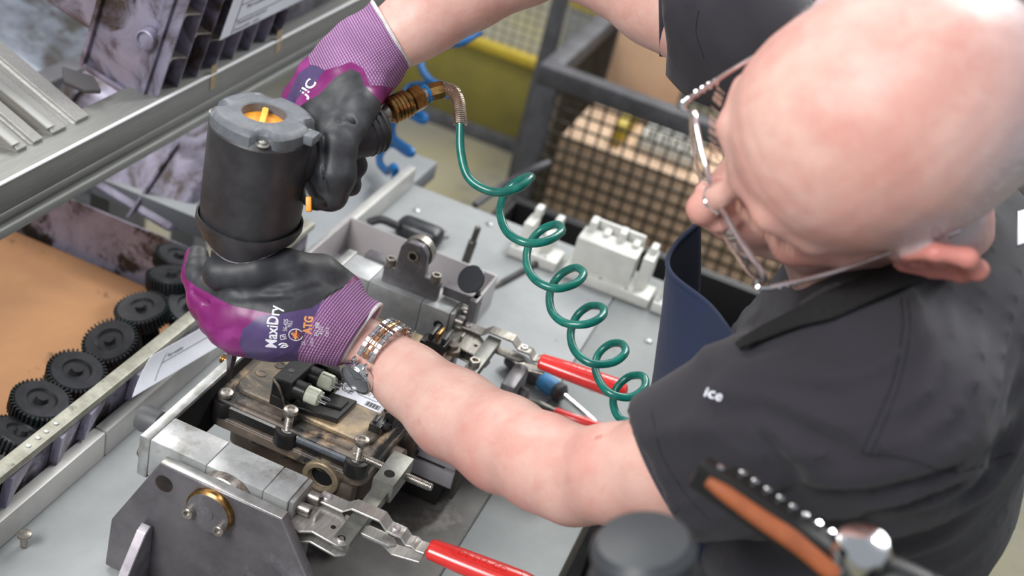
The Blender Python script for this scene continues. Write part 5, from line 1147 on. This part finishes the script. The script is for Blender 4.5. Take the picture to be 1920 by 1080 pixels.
# ---- gloves
def glove_local(v, ref):
    x0, y0, d0 = ref; o = np.array(pt(x0, y0, d0)); s = F_PX / d0
    q = np.asarray(v) - o; return np.stack([x0 + (q @ AX[:, 0]) * s, y0 - (q @ AX[:, 1]) * s], 1)
def make_glove(name, prims, creases, cuffc, cuffn, ref, black, violet, knit, h=.0016):
    C_ = [([(pt(x, y, d), r) for x, y, d, r in ch], k) for ch, k in prims]
    CR_ = [[(pt(x, y, d), r) for x, y, d, r in ch] for ch in creases]
    def fn(P):
        d = None
        for ch, k in C_:
            e = chain(P, ch, .006) if len(ch) > 1 else np.linalg.norm(P - V3(ch[0][0]), axis=-1) - ch[0][1]
            d = e if d is None else s_min(d, e, k)
        for ch in CR_: d = s_max(d, -chain(P, ch, .003), .005)
        d = d + .0003 * np.sin(P[..., 0] * 260 + 4 * np.sin(P[..., 2] * 90)) * np.sin(P[..., 1] * 240 + 3 * np.sin(P[..., 0] * 70)) + .0006 * np.sin(P[..., 2] * 140 + P[..., 0] * 90)
        return s_max(d, (P - V3(cuffc)) @ V3(cuffn), .0015)
    A_ = np.array([p for ch, k in C_ for p, r in ch]); R_ = max(r for ch, k in C_ for p, r in ch)
    v, f = surfnet(fn, A_.min(0) - R_ - .004, A_.max(0) + R_ + .004, h)
    me = mesh_np(name, v, f); uv = glove_local(v, ref)
    for n_, pl in (('d_black', black), ('d_violet', violet), ('d_knit', knit)): vattr(me, n_, np.clip(poly_sd(uv, pl) * .0005, -.01, .01) )
    kx, ky, kz = frame(cuffn, CB); q = v - np.asarray(cuffc); vattr(me, 'k_u', q @ np.array(kz)); vattr(me, 'k_v', np.arctan2(q @ np.array(ky), q @ np.array(kx)) * .034)
    o = mesh_obj(name, me, M_GLOVE, pe, smooth=True); WL[o.name] = WL[pe.name]; return o
cLc = np.array(pt(677, 626, 1.133)); cLn = camv(.80, -.52, .02)
PL = [([(677, 626, 1.133, .0335), (630, 612, 1.122, .0345), (590, 606, 1.11, .0350), (520, 600, 1.095, .0365), (455, 598, 1.095, .0335)], .01),
      ([(628, 560, 1.125, .024), (560, 545, 1.105, .029), (480, 548, 1.10, .028), (425, 560, 1.105, .023)], .014),
      ([(430, 600, 1.10, .019), (388, 562, 1.105, .0170), (368, 515, 1.115, .0130), (368, 482, 1.130, .0112)], .008),
      ([(480, 605, 1.085, .020), (412, 590, 1.092, .0175), (386, 575, 1.12, .0145)], .005),
      ([(490, 628, 1.085, .018), (422, 614, 1.095, .0160), (398, 600, 1.125, .0135)], .004),
      ([(505, 638, 1.09, .0145), (438, 632, 1.10, .0130), (412, 622, 1.13, .0115)], .004),
      ([(640, 548, 1.13, .020), (600, 522, 1.112, .0205), (540, 508, 1.09, .0185), (480, 510, 1.077, .0170), (412, 512, 1.077, .0158)], .0035)]
CLs = [[(392, 548, 1.066, .0018), (450, 556, 1.062, .0024), (540, 552, 1.066, .0022), (600, 535, 1.08, .0015)], [(362, 548, 1.092, .0012), (385, 568, 1.080, .0022), (418, 590, 1.075, .0020), (445, 602, 1.070, .0010)], [(378, 585, 1.098, .0012), (400, 604, 1.080, .0022), (432, 624, 1.076, .0020), (460, 636, 1.072, .001)], [(392, 618, 1.105, .0012), (415, 634, 1.088, .0020), (445, 650, 1.084, .0018)]]
BLK_L = [(335, 430), (340, 520), (365, 536), (400, 552), (450, 573), (530, 588), (590, 577), (640, 540), (665, 500), (600, 430)]
VIO_L = [(470, 680), (458, 645), (468, 615), (500, 592), (560, 578), (612, 552), (606, 580), (580, 622), (560, 680)]
KNI_L = [(612, 552), (636, 538), (760, 480), (780, 740), (540, 740), (562, 665), (580, 622), (600, 585)]
gl_ = make_glove('glove', PL, CLs, cLc, cLn, (530, 590, 1.09), BLK_L, VIO_L, KNI_L)
def ring_on(c, n, r, tr_, name, m, parent):
    x, y, z = frame(n); bm = BM(); pts = [Vector(c) + (x * math.cos(a) + y * math.sin(a)) * (r + .0006 * math.sin(5 * a)) for a in np.linspace(0, 2 * PI, 49)]; tube(bm, pts, tr_, 8, smooth=False); return O(name, bm, m, parent)
M_HEM = mat('white_hem', 'dcd9d6', 'c4bfc0', 120, rough=.9, bump=.3, bscale=600)
ring_on(cLc + cLn * .0003, cLn, .0332, .0019, 'white_hem', M_HEM, gl_)
GB = bvh_of(gl_); up_ = camv(.12, 1, .0); lf_ = camv(-1, .10, 0); nn = Vector(camv(0, 0, 1)); M_PRW = mat('white_print', 'eceaf0', rough=.7); M_PRO = mat('orange_print', 'f0a56a', rough=.7)
def gprint(s, x, y, sz, m=None, cond=.78, bold=.0, bvh=GB, par=gl_, u=up_, v=lf_, d=1.05):
    bmt = text_bm(s, (0, 0, 0), (1, 0, 0), (0, 1, 0), sz, (0, 0, 1), 0, 1.0, bold=bold)
    bmesh.ops.triangulate(bmt, faces=bmt.faces[:]); bmesh.ops.subdivide_edges(bmt, edges=[e for e in bmt.edges if e.calc_length() > sz * .3], cuts=1); o = at(x, y, d=d); keep = True
    for p in bmt.verts:
        q = o + Vector(u) * p.co.x * cond + Vector(v) * p.co.y; h = bvh.ray_cast(q + nn * .1, -nn, .3)
        if h[0] is None: keep = False; break
        p.co = h[0] + h[1] * .00035
    if keep: O('printed_text', bmt, m or M_PRW, par)
    else: bmt.free()
gprint('MaxiDry', 512, 655, .0135, bold=.00022); gprint('56-425', 533, 622, .0048); gprint('9(L)', 541, 615, .0046)
gprint('ATG', 575, 628, .0098, M_PRO, bold=.0004); gprint('EN 388', 588, 632, .0050); gprint('4131', 596, 630, .0048); gprint('CAT II', 606, 634, .0038); gprint('OEKO', 577, 652, .0034); gprint('CE', 562, 650, .004)
def gline(pxs, r, m):
    P_ = []
    for x, y in pxs:
        h = GB.ray_cast(at(x, y, d=1.05) + nn * .1, -nn, .3)
        if h[0] is None: return
        P_.append(h[0] + h[1] * .0003)
    bm = BM(); tube(bm, P_, r, 5, smooth=False); O('printed_mark', bm, m, gl_)
cx_, cy_ = 548, 629
gline([(cx_ + 12 * math.cos(a), cy_ + 11 * math.sin(a)) for a in np.linspace(.3, 2 * PI - .5, 20)], .0004, M_PRW)
gline([(541, 626), (549, 634), (543, 632), (552, 636), (545, 624), (555, 632), (548, 622), (556, 628), (550, 620), (547, 637)], .0011, M_PRO)
gline([(521, 630), (530, 628), (531, 636), (522, 638), (521, 630)], .00035, M_PRW); gline([(524, 632), (528, 632), (528, 635)], .00035, M_PRW)
gline([(517, 648), (523, 645), (530, 646), (533, 650), (528, 653), (520, 652), (524, 649), (530, 649)], .0007, M_PRW)
gline([(513, 605), (514, 604), (513, 603)], .0012, M_PRW)

cRc = np.array(pt(733, 64, 1.123)); cRn = camv(.84, .50, .02)
PR = [([(733, 64, 1.123, .0335), (690, 98, 1.12, .0345), (655, 128, 1.12, .0345), (610, 165, 1.13, .0300), (580, 195, 1.14, .026)], .01),
      ([(690, 120, 1.12, .030), (655, 165, 1.105, .031), (622, 210, 1.10, .030), (606, 250, 1.10, .026)], .012),
      ([(590, 215, 1.10, .019), (588, 270, 1.085, .0170), (594, 325, 1.078, .0155), (602, 366, 1.08, .0130)], .006),
      ([(632, 215, 1.09, .021), (630, 270, 1.070, .0190), (628, 325, 1.068, .0175), (624, 366, 1.075, .0145)], .005),
      ([(680, 160, 1.10, .020), (672, 200, 1.085, .0170), (660, 238, 1.075, .0145)], .006),
      ([(630, 295, 1.115, .014), (655, 300, 1.118, .0125), (666, 312, 1.122, .0115)], .003),
      ([(625, 330, 1.115, .013), (645, 335, 1.118, .0120), (656, 345, 1.122, .0110)], .003)]
CRs = [[(607, 255, 1.055, .0012), (606, 300, 1.050, .0012), (612, 365, 1.058, .0012)], [(640, 225, 1.060, .0012), (655, 222, 1.060, .0016), (668, 236, 1.066, .0016)]]
BLK_R = [(575, 420), (565, 300), (560, 215), (585, 203), (610, 190), (640, 158), (668, 142), (684, 150), (692, 172), (720, 200), (720, 420)]
VIO_R = [(520, 200), (560, 140), (585, 125), (600, 130), (620, 140), (600, 165), (560, 195)]
KNI_R = [(585, 125), (560, 60), (700, -30), (820, 60), (760, 160), (702, 172), (690, 140), (668, 128), (645, 138), (618, 143), (600, 130)]
gr_ = make_glove('glove', PR, CRs, cRc, cRn, (650, 150, 1.11), BLK_R, VIO_R, KNI_R)
ring_on(cRc + cRn * .0003, cRn, .0332, .0019, 'white_hem', M_HEM, gr_)
GR = bvh_of(gr_)
gprint('JIC', 567, 176, .017, bold=.0003, bvh=GR, par=gr_, u=camv(.62, .8, 0), v=camv(-.8, .62, 0), d=1.06)

# ================================================================ SPECTACLES
sp_ = empty('spectacles', g2w((.10, 0, 0)), 'clear-framed metal spectacles on the nose of the person', 'glasses')
def lens_rim(s):
    c = np.array([.099, .0345 * s, -.019]); out = []
    for a in np.linspace(0, 2 * PI, 37):
        ca, sa = math.cos(a), math.sin(a); x = .0285 * math.copysign(abs(ca) ** .62, ca); y = .0185 * math.copysign(abs(sa) ** .66, sa)
        out.append(c + np.array([-.010 * ((x * s + .0345 * 0) / .03 * .5 + .5) ** 2 * 1 - .0015 + .004 - y * .12, x, y]))
    return out
for s in (-1, 1):
    rim = [g2w(p) for p in lens_rim(s)]; bm = BM(); tube(bm, rim, .0016, 8, smooth=False); O('lens_rim', bm, M_FRAME, sp_)
    bm = BM(); top = [p + Vector(HG[2]) * .001 for p in rim[1:18]]; tube(bm, top, .0019, 8, smooth=False); O('brow_bar', bm, M_TEMPLE, sp_)
    cc = sum(rim[:-1], Vector()) / (len(rim) - 1); bm = BM(); n_ = len(rim) - 1; v_ = [bm.verts.new(p) for p in rim[:-1]]; v2 = [bm.verts.new(p + Vector(HG[0]) * .0014) for p in rim[:-1]]
    bm.faces.new(v_); bm.faces.new(v2[::-1])
    for i in range(n_): j = (i + 1) % n_; bm.faces.new((v_[i], v2[i], v2[j], v_[j]))
    O('lens', bm, M_GLASS, sp_)
    hng = g2w((.0905, .0700 * s, -.006)); corner = g2w((.0965, .0625 * s, -.006))
    bm = BM(); tube(bm, [corner, g2w((.0975, .067 * s, -.005)), hng], [.002, .0026, .0022], 8); O('hinge', bm, M_CHROME, sp_)
    bm = BM(); tube(bm, [hng, g2w((.05, .0765 * s, .0)), g2w((.0, .0795 * s, .006)), g2w((-.016, .0815 * s, .004)), g2w((-.034, .080 * s, -.016))], [.0019, .0015, .0016, .0022, .0022], 10, 8, up=Vector(HG[2]), flat=1.3); O('temple', bm, M_TEMPLE, sp_)
    for k in range(4): p = np.array([.086 - k * .005, (.0715 + k * .0006) * s, -.0055 + k * .0004]); bm = BM(); lathe(bm, g2w(p), Vector(-HG[0]), [(.0012, -.001), (.0026, 0), (.0026, .0018), (.0012, .0028)], 10); O('temple_bead', bm, M_CHROME, sp_)
bm = BM(); tube(bm, [g2w((.1025, -.0095, -.012)), g2w((.1075, 0, -.008)), g2w((.1025, .0095, -.012))], .0015, 8); O('bridge', bm, M_CHROME, sp_)
for s in (-1, 1): bm = BM(); lathe(bm, g2w((.1005, .0085 * s, -.022)), Vector(HL) * s, [(.001, 0), (.003, .0007), (.003, .0016), (.001, .002)], 12); O('nose_pad', bm, M_GLASS, sp_)

# ================================================================ WRISTWATCH
wc = Vector(pt(717, 662, 1.130)); wa = (Vector(pt(780, 716, 1.12)) - Vector(pt(690, 655, 1.137))).normalized()
we = Vector(camv(-.42, -.66, .60)); we = (we - wa * we.dot(wa)).normalized(); wt = wa.cross(we)
wt_ = empty('wristwatch', wc, 'two-tone metal bracelet watch on the wrist beside the purple cuff', 'watch')
RW = .0312
def wang(a, r): return wc + (we * math.cos(a) + wt * math.sin(a)) * r
nl = 34
for i in range(nl):
    a = .62 + (2 * PI - 1.24) * (i + .5) / nl; er = (we * math.cos(a) + wt * math.sin(a)); et = wa.cross(er)
    p = wc + er * (RW + .0010)
    hw = .0022
    for j, (o0, o1, m) in enumerate(((-.0085, -.0042, M_CHROME), (-.0038, -.0020, M_CHROME), (-.0017, .0017, mat('gold_link', 'c9a078', rough=.25, metal=1)), (.0020, .0038, M_CHROME), (.0042, .0085, M_CHROME))):
        if j in (1, 3) and i % 2: continue
        bm = BM(); box(bm, (o0, -hw, -.0010), (o1, hw, .0012), .0005, (wa, et, er), p, 1); O('strap_link', bm, m, wt_)
cp = wc + we * (RW + .0015)
bm = BM(); lathe(bm, cp, we, [(.0150, -.003), (.0175, -.001), (.0180, .003), (.0178, .0045), (.0162, .0068), (.0155, .0068), (.0155, .0045), (0, .0045)], 48); O('case', bm, M_CHROME, wt_)
bm = BM(); lathe(bm, cp + we * .0047, we, [(.0154, 0), (.0154, .0002), (0, .0002)], 40); O('dial', bm, mat('grey_dial', '8d9096', 'a5a8ad', 60, rough=.4, metal=.3), wt_)
bm = BM(); lathe(bm, cp + we * .0060, we, [(.0156, 0), (.0154, .001), (0, .0014)], 40); O('crystal', bm, M_GLASS, wt_)
for i in range(40):
    a = 2 * PI * i / 40; x, y, _ = frame(we, wa); er = x * math.cos(a) + y * math.sin(a)
    bm = BM(); box(bm, (-.0006, -.0007, -.0004), (.0010, .0007, .0004), .0002, (er, we.cross(er), we), cp + we * .0062 + er * .0168, 1); O('bezel_notch', bm, M_BOLT, wt_)
for a, l in ((.7, .009), (2.3, .012)):
    x, y, _ = frame(we, wa); er = x * math.cos(a) + y * math.sin(a); bm = BM(); box(bm, (0, -.0004, 0), (l, .0004, .0003), 0, (er, we.cross(er), we), cp + we * .0050); O('hand', bm, M_CHROME, wt_)
for s in (-1, 1):
    for t_ in (-.0065, .0065):
        bm = BM(); box(bm, (-.0015, -.004, -.003), (.0015, .004, .002), .0007, (wa, wt, we), cp + wa * t_ + wt * s * .0172); O('lug', bm, M_CHROME, wt_)
bm = BM(); lathe(bm, cp + we * .002 - wa * .0175, -wa, [(.002, 0), (.0024, .0005), (.0024, .003), (.0015, .0035)], 12); O('crown', bm, mat('gold_link', 'c9a078'), wt_)

# ================================================================ FOREGROUND CAMERA RIG
rg = empty('camera_rig', at(1500, 1150, d=.68), 'blurred black camera rig with row of studs, copper-brown grip and chrome knob', 'camera rig')
r0, r1 = at(1322, 868, d=.70), at(1590, 1050, d=.67); rx = (r1 - r0).normalized(); rz = (CU * .62 + CB * .55 + CR * .35); rz = (rz - rx * rz.dot(rx)).normalized(); ry = rz.cross(rx); RB = (rx, ry, rz); rl_ = (r1 - r0).length
M_RIG = mat('rig_black', '141516', rough=.45)
bm = BM(); box(bm, (-.002, -.008, -.016), (rl_ + .04, .004, .004), .003, RB, r0); O('top_rail', bm, M_RIG, rg)
bm = BM(); box(bm, (.012, .0045, -.014), (rl_ + .03, .015, -.001), .002, RB, r0); O('side_rail', bm, M_RIG, rg)
for k in range(9):
    bm = BM(); lathe(bm, r0 + rx * (.020 + k * .0083) + ry * .0110 - rz * .001, rz, [(.0021, 0), (.0021, .0024), (.0012, .0032), (0, .0032)], 12); O('stud', bm, M_CHROME, rg)
for k in range(9):
    bm = BM(); lathe(bm, r0 + rx * (.010 + k * .0086) - ry * .0078 - rz * .006, -ry, [(.0014, 0), (.0014, .0010), (0, .0014)], 8); O('side_screw', bm, M_FRAMEG, rg)
bm = BM(); lathe(bm, r0 + rx * .009 + rz * .0035, rz, [(.0024, 0), (.0022, .001), (0, .0018)], 12); O('end_stud', bm, M_CHROME, rg)
gp = [at(1326, 902, d=.668), at(1360, 925, d=.667), at(1420, 968, d=.665), at(1480, 1008, d=.663), at(1520, 1040, d=.662), at(1600, 1110, d=.66)]
bm = BM(); tube(bm, gp, [.0028, .0044, .0050, .0054, .0050, .0050], 12, 6, up=CB, flat=.7); O('grip_strip', bm, mat('copper_brown_wood', 'a45c38', '8f4f30', 40, rough=.4), rg)
kc = at(1604, 1030, d=.65)
bm = BM(); lathe(bm, kc - CU * .016, (CU * .8 + CB * .5), [(.009, 0), (.010, .012), (.0145, .016), (.0155, .022), (.0130, .028), (.006, .030), (0, .0305)], 28); O('chrome_knob', bm, M_CHROME, rg)
lc = at(1212, 1100, d=.64); la = (CU * .86 + CB * .42 - CR * .1).normalized()
bm = BM(); lathe(bm, lc - la * .02, la, [(.028, 0), (.0300, .004), (.0300, .022), (.0275, .024), (.0275, .046), (.0235, .051), (.010, .0525), (0, .0527)], 48); O('lens_barrel', bm, mat('satin_dark_grey', '3a3d41', rough=.4), rg)
bm = BM(); lathe(bm, lc + la * .0005, la, [(.0301, 0), (.0308, .0006), (.0308, .005), (.0301, .0056)], 48); O('lens_ring', bm, M_RIG, rg)
bm = BM(); tube(bm, [at(1212, 1170, d=.64), at(1400, 1190, d=.64), at(1600, 1130, d=.655), at(1760, 1130, d=.64)], .015, 12, 6); O('body_bar', bm, M_RIG, rg)
bm = BM(); tube(bm, [at(1590, 1060, d=.66), at(1680, 1092, d=.65), at(1760, 1130, d=.64)], .013, 12); O('rear_bar', bm, M_RIG, rg)
bq = at(1700, 1150, d=.62); bm = BM(); cyl(bm, bq, (bq.x + .02, bq.y - .02, .02), .011, seg=16); lathe(bm, (bq.x + .02, bq.y - .02, 0), VZ, [(.06, 0), (.06, .008), (.015, .02)], 24); O('monopod', bm, M_RIG, rg)
